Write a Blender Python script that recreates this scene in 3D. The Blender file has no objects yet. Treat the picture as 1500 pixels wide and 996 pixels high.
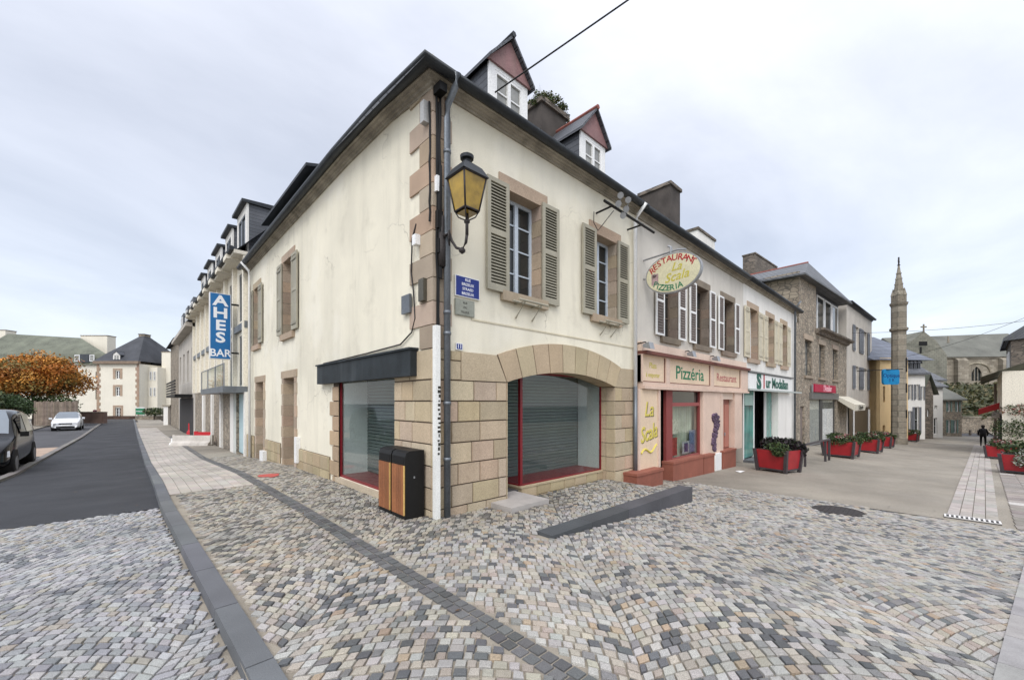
import bpy, math, random
from math import sin, cos, pi, radians, sqrt, atan2
from mathutils import Vector, Matrix
random.seed(7)
R = random.random
def U(a, b): return a + (b-a)*random.random()
scene = bpy.context.scene
COL = scene.collection

# ------------------------------------------------------------------ camera
# world: origin = foot of the house corner, +X along the shopping street, +Y along the side street
CAM = Vector((-3.129, -4.919, 1.65))
FW = Vector((.689, .725, 0)).normalized(); RT = Vector((.725, -.689, 0)).normalized()
FPX, U0, V0 = 589.0, 750.0, 588.0          # focal length and principal point in photo pixels (1500 wide)
cd = bpy.data.cameras.new('camera'); cam = bpy.data.objects.new('camera', cd); COL.objects.link(cam)
cam.location = CAM; cam.rotation_euler = (radians(90), 0, atan2(-FW.x, FW.y))
cd.sensor_width = 36; cd.lens = 36*FPX/1500; cd.shift_y = 90/1500; cd.clip_start = .05; cd.clip_end = 2000
scene.camera = cam

# ------------------------------------------------------------------ world, sun, exposure
world = bpy.data.worlds.new('World'); scene.world = world; world.use_nodes = True
nt = world.node_tree; nt.nodes.clear()
def N(nt, t, **k):
    n = nt.nodes.new(t)
    for a, b in k.items(): setattr(n, a, b)
    return n
SUN_EL, SUN_DIR = radians(48), Vector((-.80, -.60, 0)).normalized()
sky = N(nt, 'ShaderNodeTexSky', sky_type='NISHITA', sun_disc=False)
sky.sun_elevation = SUN_EL; sky.sun_rotation = atan2(SUN_DIR.x, SUN_DIR.y)
bg1 = N(nt, 'ShaderNodeBackground'); bg1.inputs[1].default_value = .05
nt.links.new(sky.outputs[0], bg1.inputs[0])
tc = N(nt, 'ShaderNodeTexCoord'); sep = N(nt, 'ShaderNodeSeparateXYZ'); nt.links.new(tc.outputs['Generated'], sep.inputs[0])
def mth(nt, op, a, b=None, c=None):
    m = N(nt, 'ShaderNodeMath', operation=op)
    for i, x in enumerate((a, b, c)):
        if x is None: continue
        if isinstance(x, (int, float)): m.inputs[i].default_value = x
        else: nt.links.new(x, m.inputs[i])
    return m.outputs[0]
zz = mth(nt, 'ADD', mth(nt, 'MAXIMUM', sep.outputs[2], 0.0), .22)
cx = mth(nt, 'DIVIDE', sep.outputs[0], zz); cy = mth(nt, 'DIVIDE', sep.outputs[1], zz)
cmb = N(nt, 'ShaderNodeCombineXYZ'); nt.links.new(cx, cmb.inputs[0]); nt.links.new(cy, cmb.inputs[1]); cmb.inputs[2].default_value = 3.3
n1 = N(nt, 'ShaderNodeTexNoise'); n1.inputs['Scale'].default_value = .75; n1.inputs['Detail'].default_value = 7; n1.inputs['Roughness'].default_value = .56; n1.inputs['Distortion'].default_value = .4
nt.links.new(cmb.outputs[0], n1.inputs['Vector'])
ramp = N(nt, 'ShaderNodeValToRGB'); ramp.color_ramp.elements[0].position = .34; ramp.color_ramp.elements[1].position = .66
ramp.color_ramp.elements[0].color = (.375, .385, .42, 1); ramp.color_ramp.elements[1].color = (.60, .605, .64, 1)
nt.links.new(n1.outputs[0], ramp.inputs[0])
# overcast luminance: brighter to the zenith and towards the thin cloud that hides the sun
sv = Vector((SUN_DIR.x*cos(SUN_EL), SUN_DIR.y*cos(SUN_EL), sin(SUN_EL)))
dot = mth(nt, 'ADD', mth(nt, 'ADD', mth(nt, 'MULTIPLY', sep.outputs[0], sv.x), mth(nt, 'MULTIPLY', sep.outputs[1], sv.y)), mth(nt, 'MULTIPLY', sep.outputs[2], sv.z))
glow = mth(nt, 'MULTIPLY', mth(nt, 'POWER', mth(nt, 'MAXIMUM', dot, 0.0), 2.2), 1.45)
zen = mth(nt, 'MULTIPLY', mth(nt, 'POWER', mth(nt, 'MAXIMUM', sep.outputs[2], 0.0), 3.0), 1.3)
lum = mth(nt, 'ADD', mth(nt, 'ADD', glow, zen), 1.0)
bg2 = N(nt, 'ShaderNodeBackground'); nt.links.new(ramp.outputs[0], bg2.inputs[0]); nt.links.new(lum, bg2.inputs[1])
add = N(nt, 'ShaderNodeAddShader'); nt.links.new(bg1.outputs[0], add.inputs[0]); nt.links.new(bg2.outputs[0], add.inputs[1])
out = N(nt, 'ShaderNodeOutputWorld'); nt.links.new(add.outputs[0], out.inputs[0])
sd = bpy.data.lights.new('sun', 'SUN'); sd.energy = 1.1; sd.angle = radians(25); sd.color = (1, .96, .9)
sun = bpy.data.objects.new('sun', sd); COL.objects.link(sun); sun.location = (0, 0, 30)
sun.rotation_euler = (-sv).to_track_quat('-Z', 'Y').to_euler()
vs = scene.view_settings; vs.view_transform = 'Standard'; vs.look = 'None'; vs.exposure = .38; vs.gamma = 1; vs.use_curve_mapping = False

# ------------------------------------------------------------------ materials
def lin(r, g, b):
    f = lambda c: (c/255/12.92) if c/255 <= .04045 else ((c/255+.055)/1.055)**2.4
    return (f(r), f(g), f(b))
def M(name, col, rough=.8, var=.10, scale=1.2, bump=.15, bscale=60, metal=0, spec=.4, attr=True,
      stain=0, stain_col=(.2, .18, .14), streak=6, pattern=None, fine=.08, rv=0, crack=0):
    m = bpy.data.materials.new(name); m.use_nodes = True; nt = m.node_tree; nt.nodes.clear()
    L = nt.links.new
    o = N(nt, 'ShaderNodeOutputMaterial'); p = N(nt, 'ShaderNodeBsdfPrincipled'); L(p.outputs[0], o.inputs[0])
    p.inputs['Roughness'].default_value = rough; p.inputs['Metallic'].default_value = metal
    p.inputs['Specular IOR Level'].default_value = spec
    tc = N(nt, 'ShaderNodeTexCoord'); co = tc.outputs['Object']
    base = N(nt, 'ShaderNodeRGB'); base.outputs[0].default_value = (*col, 1); cur = base.outputs[0]
    def mix(a, b, fac, blend='MIX'):
        x = N(nt, 'ShaderNodeMix', data_type='RGBA', blend_type=blend)
        if isinstance(fac, (int, float)): x.inputs[0].default_value = fac
        else: L(fac, x.inputs[0])
        for s, v in ((6, a), (7, b)):
            if isinstance(v, tuple): x.inputs[s].default_value = (*v, 1)
            else: L(v, x.inputs[s])
        return x.outputs[2]
    def noise(sc, det=4, vec=None, ro=.55):
        n = N(nt, 'ShaderNodeTexNoise'); n.inputs['Scale'].default_value = sc; n.inputs['Detail'].default_value = det; n.inputs['Roughness'].default_value = ro
        L(vec or co, n.inputs['Vector']); return n.outputs[0]
    def rng(f, a, b, lo, hi):
        r = N(nt, 'ShaderNodeMapRange'); r.inputs[1].default_value = a; r.inputs[2].default_value = b; r.inputs[3].default_value = lo; r.inputs[4].default_value = hi
        L(f, r.inputs[0]); return r.outputs[0]
    height = None
    if pattern:
        kind = pattern[0]
        if kind == 'rubble':
            mp = N(nt, 'ShaderNodeMapping'); mp.inputs['Scale'].default_value = pattern[1]; L(co, mp.inputs[0])
            v = N(nt, 'ShaderNodeTexVoronoi'); v.inputs['Scale'].default_value = 1; L(mp.outputs[0], v.inputs['Vector'])
            v2 = N(nt, 'ShaderNodeTexVoronoi', feature='DISTANCE_TO_EDGE'); v2.inputs['Scale'].default_value = 1; L(mp.outputs[0], v2.inputs['Vector'])
            bw = N(nt, 'ShaderNodeRGBToBW'); L(v.outputs['Color'], bw.inputs[0])
            cur = mix(cur, pattern[2], rng(bw.outputs[0], .2, .8, 0, 1))
            cur = mix(pattern[3], cur, rng(v2.outputs[0], .03, .09, 0, 1)); height = rng(v2.outputs[0], 0, .12, 0, 1)
        if kind == 'brick':   # (kind, mapping rotation, brick width, row height, second colour, mortar colour, mortar size)
            mp = N(nt, 'ShaderNodeMapping'); mp.inputs['Rotation'].default_value = pattern[1]; L(co, mp.inputs[0])
            b = N(nt, 'ShaderNodeTexBrick'); b.inputs['Scale'].default_value = 1; b.inputs['Brick Width'].default_value = pattern[2]; b.inputs['Row Height'].default_value = pattern[3]
            b.inputs['Mortar Size'].default_value = pattern[6]; b.inputs['Mortar Smooth'].default_value = .3; b.inputs['Color1'].default_value = (*col, 1)
            b.inputs['Color2'].default_value = (*pattern[4], 1); b.inputs['Mortar'].default_value = (*pattern[5], 1); L(mp.outputs[0], b.inputs['Vector'])
            cur = b.outputs[0]; height = rng(b.outputs[1], 0, 1, 1, 0)
    cur = mix(cur, (0, 0, 0), rng(noise(scale, 5), .3, .7, 0, var*1.6))
    if fine: cur = mix(cur, rng(noise(bscale, 2, ro=.7), .3, .7, 1-2.2*fine, 1+2.2*fine), 1.0, 'MULTIPLY')
    if stain:
        mp = N(nt, 'ShaderNodeMapping'); mp.inputs['Scale'].default_value = (streak, streak, .35); L(co, mp.inputs[0])
        s1 = rng(noise(1, 5, mp.outputs[0], .6), .48, .75, 0, 1); s2 = rng(noise(.7, 3), .4, .65, .25, 1)
        cur = mix(cur, stain_col, mth(nt, 'MULTIPLY', mth(nt, 'MULTIPLY', s1, s2), stain))
    if crack:
        nz = N(nt, 'ShaderNodeTexNoise'); nz.inputs['Scale'].default_value = 2.2; nz.inputs['Detail'].default_value = 6; L(co, nz.inputs['Vector'])
        vm = N(nt, 'ShaderNodeVectorMath', operation='MULTIPLY_ADD'); L(nz.outputs['Color'], vm.inputs[0]); vm.inputs[1].default_value = (.9, .9, .9); L(co, vm.inputs[2])
        vo = N(nt, 'ShaderNodeTexVoronoi', feature='DISTANCE_TO_EDGE'); vo.inputs['Scale'].default_value = .42; L(vm.outputs[0], vo.inputs['Vector'])
        cur = mix(cur, (.22, .19, .14), mth(nt, 'MULTIPLY', rng(vo.outputs[0], .0, .006, crack, 0), rng(noise(.8, 2), .48, .6, 0, 1)))
        cur = mix(cur, (.50, .46, .36), rng(noise(1.7, 7, ro=.65), .56, .70, 0, crack*.7))
        cur = mix(cur, (.86, .83, .74), rng(noise(.45, 6, ro=.6), .54, .60, 0, crack*.35))
    if attr:
        a = N(nt, 'ShaderNodeAttribute', attribute_name='col'); cur = mix(cur, a.outputs['Color'], 1.0, 'MULTIPLY')
    L(cur, p.inputs['Base Color'])
    if rv: L(rng(noise(1.1, 5), .3, .7, rough-rv*.6, min(1, rough+rv*.6)), p.inputs['Roughness'])
    if bump:
        bp = N(nt, 'ShaderNodeBump'); bp.inputs['Strength'].default_value = bump; bp.inputs['Distance'].default_value = .02
        h = noise(bscale, 4)
        if height: h = mth(nt, 'ADD', mth(nt, 'MULTIPLY', h, .4), height)
        L(h, bp.inputs['Height']); L(bp.outputs[0], p.inputs['Normal'])
    return m
def glass_mat(name, tint=(1, 1, 1), clear=.8):
    m = bpy.data.materials.new(name); m.use_nodes = True; nt = m.node_tree; nt.nodes.clear()
    o = N(nt, 'ShaderNodeOutputMaterial'); t = N(nt, 'ShaderNodeBsdfTransparent'); t.inputs[0].default_value = (*[c*clear for c in tint], 1)
    g = N(nt, 'ShaderNodeBsdfGlossy'); g.inputs['Roughness'].default_value = .02; f = N(nt, 'ShaderNodeLayerWeight'); f.inputs[0].default_value = .5
    fac = mth(nt, 'ADD', mth(nt, 'MULTIPLY', mth(nt, 'POWER', f.outputs['Facing'], 4.0), .6), .09)
    mx = N(nt, 'ShaderNodeMixShader'); nt.links.new(fac, mx.inputs[0]); nt.links.new(t.outputs[0], mx.inputs[1]); nt.links.new(g.outputs[0], mx.inputs[2]); nt.links.new(mx.outputs[0], o.inputs[0])
    return m
m_plaster = M('cream render', (.80, .75, .605), .9, .12, .55, .3, 90, crack=.6, stain=.5, stain_col=(.40, .37, .29), streak=3.2)
m_plaster2 = M('cream render far', (.76, .71, .59), .9, .05, .5, 0, 20, stain=.15)
m_white = M('white render', (.76, .74, .69), .9, .08, .8, .15, 80, stain=.4, stain_col=(.35, .33, .27), streak=3)
m_grey_render = M('grey render', (.52, .48, .42), .9, .14, .8, .2, 60, stain=.5, stain_col=(.26, .24, .2), streak=4)
m_granite = M('granite quoins', (.45, .365, .275), .85, .14, 1.6, .35, 110, fine=.16, stain=.3, stain_col=(.19, .15, .11), streak=3)
m_ashlar = M('sandy ashlar', (.50, .415, .30), .85, .12, 1.3, .35, 110, fine=.14, stain=.35, stain_col=(.24, .19, .12), streak=2.5)
m_corn = M('dirty eaves moulding', (.40, .36, .29), .9, .3, 2.5, .3, 60, stain=.7, stain_col=(.06, .05, .04), streak=4)
m_mortar = M('dark mortar', (.10, .075, .055), .95, .2, 6, .3, 80)
m_slate = M('slate', (.085, .092, .105), .55, .25, 1.5, .3, 40, spec=.5, fine=.1, pattern=('brick', (radians(90), 0, 0), .26, .13, (.12, .127, .14), (.02, .02, .024), .008))
m_slate_roof = M('slate roof', (.10, .105, .115), .6, .25, .8, .5, 30, spec=.5, fine=.1, pattern=('brick', (radians(48), 0, 0), .26, .16, (.15, .155, .165), (.03, .03, .035), .01), stain=.3, stain_col=(.16, .17, .12))
m_mossroof = M('mossy slate', (.16, .17, .125), .85, .3, .7, .4, 20, stain=.5, stain_col=(.26, .27, .22))
m_zinc = M('zinc', (.20, .22, .24), .45, .2, 3, .05, 40, metal=.5, stain=.4, stain_col=(.07, .075, .08))
m_gutter = M('dark gutter', (.032, .037, .042), .5, .25, 4, .05, 40, metal=.3)
m_black = M('black metal', (.009, .0085, .008), .5, .2, 8, .05, 80, spec=.28)
m_iron = M('old iron', (.035, .028, .026), .6, .3, 20, .3, 80)
m_whitepaint = M('white paint', (.80, .80, .78), .45, .06, 3, .03, 60, stain=.25, stain_col=(.4, .38, .33), streak=8)
m_shut = M('khaki shutter paint', (.37, .345, .265), .6, .12, 3, .1, 80, stain=.25, stain_col=(.17, .16, .11))
m_shutdark = M('shutter gap', (.05, .045, .035), .8)
m_brownshut = M('weathered brown shutter', (.20, .165, .145), .7, .2, 4, .1, 60)
m_creamshut = M('cream shutter', (.62, .56, .42), .65, .12, 3, .1, 60, stain=.3)
m_fascia = M('dark fascia', (.022, .029, .033), .6, .35, 3, .05, 60, spec=.3, stain=.5, stain_col=(.07, .08, .085), streak=4)
m_roller = M('roller shutter slats', (.19, .235, .225), .45, .1, 2, .02, 60, metal=.2)
m_pale = M('pale panel', (.60, .66, .65), .5, .05, 2, 0, 60)
m_red = M('dark red paint', (.20, .012, .018), .4, .12, 4, .03, 60, spec=.5)
m_bluewin = M('pale blue window paint', (.50, .56, .62), .45, .05, 3, 0, 60)
m_pane = M('dark window pane', (.022, .026, .026), .06, .3, 1.5, 0, 60, spec=.7, attr=True, fine=0)
m_panecurt = M('pane with curtain', (.33, .33, .30), .1, .35, 2.5, 0, 60, spec=.7, fine=0, stain=.8, stain_col=(.08, .08, .07), streak=9)
m_glass = glass_mat('clear glass', (.95, 1, .98), .84)
m_teal = M('teal shop glass', (.10, .33, .28), .08, .4, 1.2, 0, 60, spec=.8, fine=0, stain=.6, stain_col=(.35, .55, .5), streak=3)
m_pink = M('salmon shopfront', (.66, .50, .40), .7, .1, 1.5, .1, 60, stain=.3, stain_col=(.34, .19, .13))
m_pinkcream = M('cream panel', (.72, .56, .40), .7, .08, 1.5, .1, 60, stain=.25, stain_col=(.4, .27, .17))
m_terra = M('terracotta plinth', (.29, .10, .065), .75, .14, 2, .15, 60, stain=.4, stain_col=(.14, .06, .04))
m_wood = M('varnished slatted wood', (.30, .115, .045), .5, .2, 2, .08, 40, stain=.9, stain_col=(.16, .055, .02), streak=30)
m_woodend = M('pale wood edge', (.62, .40, .13), .5, .1, 2, .05, 40)
m_asphalt = M('fresh asphalt', (.024, .025, .029), .68, .16, .35, .5, 140, spec=.45, fine=.22, rv=.15)
m_oldasphalt = M('old asphalt', (.09, .09, .095), .85, .25, 1, .5, 120, fine=.08)
m_concrete = M('exposed aggregate street', (.325, .29, .235), .8, .24, .4, .4, 90, fine=.2, rv=.25, stain=.35, stain_col=(.12, .105, .085), streak=1.3)
m_base = M('jointing sand', (.34, .30, .24), .95, .25, 3, .4, 120)
m_cobble = M('granite setts', (1.17, 1.17, 1.15), .58, .2, .7, .5, 190, spec=.45, fine=.2, rv=.3)
m_kerb = M('blue grey granite kerb', (.135, .14, .148), .65, .2, 1.5, .2, 150, fine=.1)
m_paving = M('pale block paving', (1, 1, 1), .8, .25, 1, .3, 140)
m_slab = M('granite slab', (1, 1, 1), .8, .18, 5, .3, 120, fine=.06)
m_pinkpave = M('pinkish parking bay', (.44, .33, .25), .85, .15, 1.5, .3, 100)
m_rubble = M('rubble stone', (.30, .245, .185), .9, .2, 1, .5, 40, pattern=('rubble', (3.2, 3.2, 5.2), (.40, .34, .26), (.17, .15, .12)), stain=.3)
m_rubble_dark = M('dark schist', (.15, .125, .10), .9, .2, 1, .5, 40, pattern=('rubble', (2.2, 2.2, 6), (.24, .2, .16), (.09, .08, .07)), stain=.3)
m_church = M('church stone', (.24, .205, .155), .9, .25, .35, .2, 8, pattern=('brick', (radians(90), 0, 0), .9, .42, (.37, .33, .26), (.2, .18, .14), .03), stain=.4)
m_churchroof = M('lichened slate', (.165, .165, .14), .85, .25, .3, .1, 8, stain=.5, stain_col=(.07, .08, .07), streak=1)
m_yellow = M('yellow render', (.68, .50, .27), .9, .08, .6, 0, 30, stain=.2)
m_redpanel = M('planter red', (.36, .016, .022), .45, .15, 4, .05, 60, spec=.45, stain=.3, stain_col=(.15, .03, .03))
m_steel = M('dark steel posts', (.085, .075, .08), .5, .2, 6, .05, 60, metal=.4)
m_soil = M('soil', (.035, .025, .018), .95)
m_leaf = M('leaves', (1, 1, 1), .55, .2, 9, 0, 60, spec=.3, fine=0)
m_bark = M('bark', (.10, .075, .055), .9, .3, 6, .5, 40)
m_bluesign = M('blue sign', (.015, .15, .38), .4, .06, 2, 0, 60, stain=.15, stain_col=(.02, .06, .13))
m_navy = M('navy enamel', (.008, .025, .19), .3, .05, 3, 0, 60)
m_cyan = M('cyan sign', (.01, .20, .42), .4, .1, 4, 0, 60)
m_plate = M('grey slate plaque', (.30, .31, .26), .7, .15, 8, .1, 80)
def flat(name, col, rough=.6): return M(name, col, rough, .04, 3, 0, 60, attr=False, fine=0)
t_white = flat('white lettering', (.85, .86, .86)); t_red = flat('red lettering', (.38, .02, .03)); t_green = flat('green lettering', (.02, .17, .08))
t_yellow = flat('olive gold lettering', (.50, .44, .06)); t_dark = flat('dark lettering', (.03, .028, .02)); t_brightyellow = flat('yellow lettering', (.62, .52, .10))
t_rose = flat('rose lettering', (.40, .10, .10)); t_dkgreen = flat('bottle green lettering', (.015, .10, .07))
m_ovalface = M('oval sign face', (.66, .62, .42), .5, .1, 5, 0, 60, stain=.15)
m_amber = M('amber lamp glass', (.46, .29, .03), .15, .35, 5, 0, 60, spec=.6, fine=0)
m_carblack = M('black car paint', (.003, .0035, .005), .12, .05, 2, 0, 60, spec=.35, fine=0)
m_carwhite = M('white car paint', (.70, .71, .72), .25, .03, 2, 0, 60, spec=.6, fine=0)
m_carglass = M('car glass', (.03, .036, .042), .05, .1, 1, 0, 60, spec=1, fine=0)
m_carglass2 = M('windscreen', (.16, .19, .22), .06, .15, 1, 0, 60, spec=1, fine=0)
m_tyre = M('tyre', (.02, .02, .02), .8); m_rim = M('alloy rim', (.35, .35, .36), .35, .1, 4, 0, 60, metal=.7)
m_lamp = M('headlamp lens', (.6, .62, .65), .1, .1, 3, 0, 60, spec=1); m_redplastic = M('red plastic barrier', (.50, .012, .02), .45, .1, 3, .03, 60)
m_dirtywhite = M('dirty white plastic', (.60, .56, .50), .6, .15, 3, .05, 60, stain=.6, stain_col=(.28, .22, .17), streak=3)
m_cloth = M('dark coat', (.012, .011, .014), .9); m_skin = M('skin', (.45, .27, .19), .6); m_hair = M('dark hair', (.02, .015, .012), .8)
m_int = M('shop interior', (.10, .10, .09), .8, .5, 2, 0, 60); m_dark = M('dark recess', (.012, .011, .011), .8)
m_poster = M('poster sheet', (.62, .62, .58), .6, .4, 14, 0, 60, stain=.5, stain_col=(.12, .2, .35), streak=12)
m_ridge = M('red ridge tile', (.30, .10, .075), .8, .3, 5, .2, 40); m_gable = M('mauve gable board', (.28, .155, .15), .7, .2, 4, .15, 40, stain=.3)
m_tin = M('grey tin', (.35, .36, .37), .4, .15, 6, 0, 60, metal=.4)
m_wfence = M('weathered wood fence', (.24, .19, .15), .9, .3, 3, .3, 40, stain=.7, stain_col=(.1, .08, .06), streak=14)
m_awning = M('striped awning cloth', (.60, .56, .46), .8)

# ------------------------------------------------------------------ helpers
class Frame:
    """vertical facade frame: x along the facade (left to right seen from the street), y inwards, z up"""
    def __init__(s, ox, oy, ang): s.o = Vector((ox, oy, 0)); s.ang = ang; s.ex = Vector((cos(ang), sin(ang), 0)); s.ey = Vector((-sin(ang), cos(ang), 0))
    def w(s, x, y, z=0): return s.o + s.ex*x + s.ey*y + Vector((0, 0, z))
    def hit(s, u, y=0):
        d = FW + RT*((u-U0)/FPX); q = s.o + s.ey*y - CAM       # CAM + k d = o + x ex + y ey
        det = -d.x*s.ex.y + d.y*s.ex.x
        k = (-q.x*s.ex.y + q.y*s.ex.x)/det
        x = (CAM + d*k - s.o).dot(s.ex)
        return x, k
    def x(s, u, y=0): return s.hit(u, y)[0]
    def z(s, u, v, y=0): return CAM.z - (v-V0)/FPX*s.hit(u, y)[1]
FR = Frame(0, 0, 0); FL = Frame(0, 0, radians(-90)); FB = Frame(21.0, 0, radians(-3))
def at(u, v, Y): return CAM + RT*((u-U0)/FPX*Y) + FW*Y - Vector((0, 0, (v-V0)/FPX*Y))
def camframe(u, Y, turn=0):
    p = at(u, V0, Y); return Frame(p.x, p.y, atan2(RT.y, RT.x)+radians(turn))
def interp(x, k):
    if x <= k[0][0]: return k[0][1]
    for (a, fa), (b, fb) in zip(k, k[1:]):
        if x <= b: return fa + (fb-fa)*(x-a)/(b-a)
    return k[-1][1]
KX = [(0, 0), (5.5, -.34), (8, -.43), (13, -.60), (21, -.93), (47, -1.95), (60, -2.05), (200, -2.1)]
KY = [(2, 0), (6.4, -.05), (10.5, -.25), (13, -.38), (35, -.75), (80, -.9), (300, -.9)]
KLX = [(13, 0), (21, .25), (300, .25)]; KLY = [(-4, 0), (-.3, 1), (50, 1)]
def G(x, y):
    g = interp(x, KX) + interp(y, KY) + interp(x, KLX)*interp(y, KLY)
    return g
def GT(x, y):          # with the level terrace in front of the shop
    g = G(x, y)
    if -1.42 < y < .2 and .6 < x < 5.7:
        g = max(g, -.03 if x < 4.3 else -.03 - (x-4.3)/1.4*.32)
    return g
def gnd(u, v, off=0):
    d = FW + RT*((u-U0)/FPX) - Vector((0, 0, (v-V0)/FPX)); k = 1.0
    while k < 200:
        p = CAM + d*k
        if p.z <= G(p.x, p.y)+off: break
        k += .01 if k < 15 else .05
    return Vector((p.x, p.y, G(p.x, p.y)+off))

class MB:
    def __init__(s, off=(0, 0, 0), xf=None): s.v = []; s.f = []; s.c = []; s.m = []; s.off = off; s.xf = xf
    def add(s, vs, fs, col=(1, 1, 1), mi=0):
        n = len(s.v); ox, oy, oz = s.off
        for x, y, z in vs:
            if s.xf == 'L': x, y = y, -x
            s.v.append((x-ox, y-oy, z-oz))
        for f in fs:
            s.f.append([n+i for i in f]); s.c.append(col); s.m.append(mi)
    def hexa(s, p, col=(1, 1, 1), mi=0): s.add(p, [(0, 3, 2, 1), (4, 5, 6, 7), (0, 1, 5, 4), (1, 2, 6, 5), (2, 3, 7, 6), (3, 0, 4, 7)], col, mi)
    def box(s, x0, x1, y0, y1, z0, z1, col=(1, 1, 1), mi=0):
        s.hexa([(x0, y0, z0), (x1, y0, z0), (x1, y1, z0), (x0, y1, z0), (x0, y0, z1), (x1, y0, z1), (x1, y1, z1), (x0, y1, z1)], col, mi)
    def chamfer(s, x0, x1, z0, z1, y, proud, c=.01, col=(1, 1, 1), mi=0):   # a block face standing proud with chamfered edges
        a = [(x0, y, z0), (x1, y, z0), (x1, y, z1), (x0, y, z1)]; b = [(x0+c, y-proud, z0+c), (x1-c, y-proud, z0+c), (x1-c, y-proud, z1-c), (x0+c, y-proud, z1-c)]
        s.add(a+b, [(4, 5, 6, 7), (0, 1, 5, 4), (1, 2, 6, 5), (2, 3, 7, 6), (3, 0, 4, 7)], col, mi)
    def prism(s, poly, y0, y1, col=(1, 1, 1), mi=0):      # poly in (x, z), extruded along y
        n = len(poly); vs = [(x, y0, z) for x, z in poly]+[(x, y1, z) for x, z in poly]
        s.add(vs, [tuple(range(n)), tuple(range(2*n-1, n-1, -1))]+[(i, n+i, n+(i+1) % n, (i+1) % n) for i in range(n)], col, mi)
    def prismx(s, poly, x0, x1, col=(1, 1, 1), mi=0):     # poly in (y, z), extruded along x
        n = len(poly); vs = [(x0, y, z) for y, z in poly]+[(x1, y, z) for y, z in poly]
        s.add(vs, [tuple(range(n)), tuple(range(2*n-1, n-1, -1))]+[(i, n+i, n+(i+1) % n, (i+1) % n) for i in range(n)], col, mi)
    def quad(s, a, b, c, d, col=(1, 1, 1), mi=0): s.add([a, b, c, d], [(0, 1, 2, 3)], col, mi)
    def tube(s, pts, r, n=8, col=(1, 1, 1), mi=0, r2=None):
        pts = [Vector(p) for p in pts]; vs = []; k = len(pts)
        for i, p in enumerate(pts):
            d = (pts[min(i+1, k-1)]-pts[max(i-1, 0)]).normalized()
            a = d.orthogonal().normalized() if abs(d.z) > .9 else d.cross(Vector((0, 0, 1))).normalized(); b = d.cross(a)
            rr = r if r2 is None else r+(r2-r)*i/(k-1)
            for j in range(n): vs.append(tuple(p+(a*cos(2*pi*j/n)+b*sin(2*pi*j/n))*rr))
        fs = [(i*n+j, i*n+(j+1) % n, (i+1)*n+(j+1) % n, (i+1)*n+j) for i in range(k-1) for j in range(n)]
        fs += [tuple(range(n-1, -1, -1)), tuple((k-1)*n+j for j in range(n))]
        s.add(vs, fs, col, mi)
    def lathe(s, c, prof, n=16, col=(1, 1, 1), mi=0):     # prof: (r, z) about vertical axis through c
        vs = [(c[0]+r*cos(2*pi*j/n), c[1]+r*sin(2*pi*j/n), c[2]+z) for r, z in prof for j in range(n)]; k = len(prof)
        s.add(vs, [(i*n+j, i*n+(j+1) % n, (i+1)*n+(j+1) % n, (i+1)*n+j) for i in range(k-1) for j in range(n)]+[tuple(range(n-1, -1, -1)), tuple((k-1)*n+j for j in range(n))], col, mi)
    def sweep(s, prof, path, col=(1, 1, 1), mi=0):        # path: (x, y, outx, outy, z); prof: closed (out, dz)
        n = len(prof); vs = [(x+ox*o, y+oy*o, z+dz) for x, y, ox, oy, z in path for o, dz in prof]; k = len(path)
        s.add(vs, [(i*n+j, i*n+(j+1) % n, (i+1)*n+(j+1) % n, (i+1)*n+j) for i in range(k-1) for j in range(n)]+[tuple(range(n-1, -1, -1)), tuple((k-1)*n+j for j in range(n))], col, mi)
    def build(s, name, mats, parent=None, smooth=False, loc=None, rz=0):
        me = bpy.data.meshes.new(name); me.from_pydata(s.v, [], s.f)
        if not isinstance(mats, (list, tuple)): mats = [mats]
        for m in mats: me.materials.append(m)
        me.polygons.foreach_set('material_index', s.m)
        if smooth: me.polygons.foreach_set('use_smooth', [True]*len(s.f))
        at_ = me.color_attributes.new('col', 'FLOAT_COLOR', 'CORNER'); buf = []
        for f, c in zip(s.f, s.c): buf.extend((c[0], c[1], c[2], 1.0)*len(f))
        at_.data.foreach_set('color', buf); me.update()
        o = bpy.data.objects.new(name, me); COL.objects.link(o)
        if parent: o.parent = parent
        if loc: o.location = loc
        if rz: o.rotation_euler.z = rz
        return o
def tag(o, label=None, cat=None, group=None, kind=None):
    if label: o['label'] = label
    if cat: o['category'] = cat
    if group: o['group'] = group
    if kind: o['kind'] = kind
    return o
def empty(name, loc, rz, label, cat, group=None):
    o = bpy.data.objects.new(name, None); COL.objects.link(o); o.location = loc; o.rotation_euler.z = rz; o.empty_display_size = .2
    return tag(o, label, cat, group)
def copy_tree(o, parent=None):
    c = o.copy(); COL.objects.link(c); c.parent = parent
    for ch in list(o.children): copy_tree(ch, c)
    return c
class Thing:                                             # an Empty in a facade frame whose parts are built in frame coordinates
    def __init__(s, name, label, cat, fr, x, y=0, z=0, group=None, xf=None):
        s.root = empty(name, fr.w(x, y, z), fr.ang, label, cat, group); s.off = (x, y, z); s.fr = fr
    def mb(s, xf=None): return MB(s.off, xf)
_tc = {}
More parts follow.
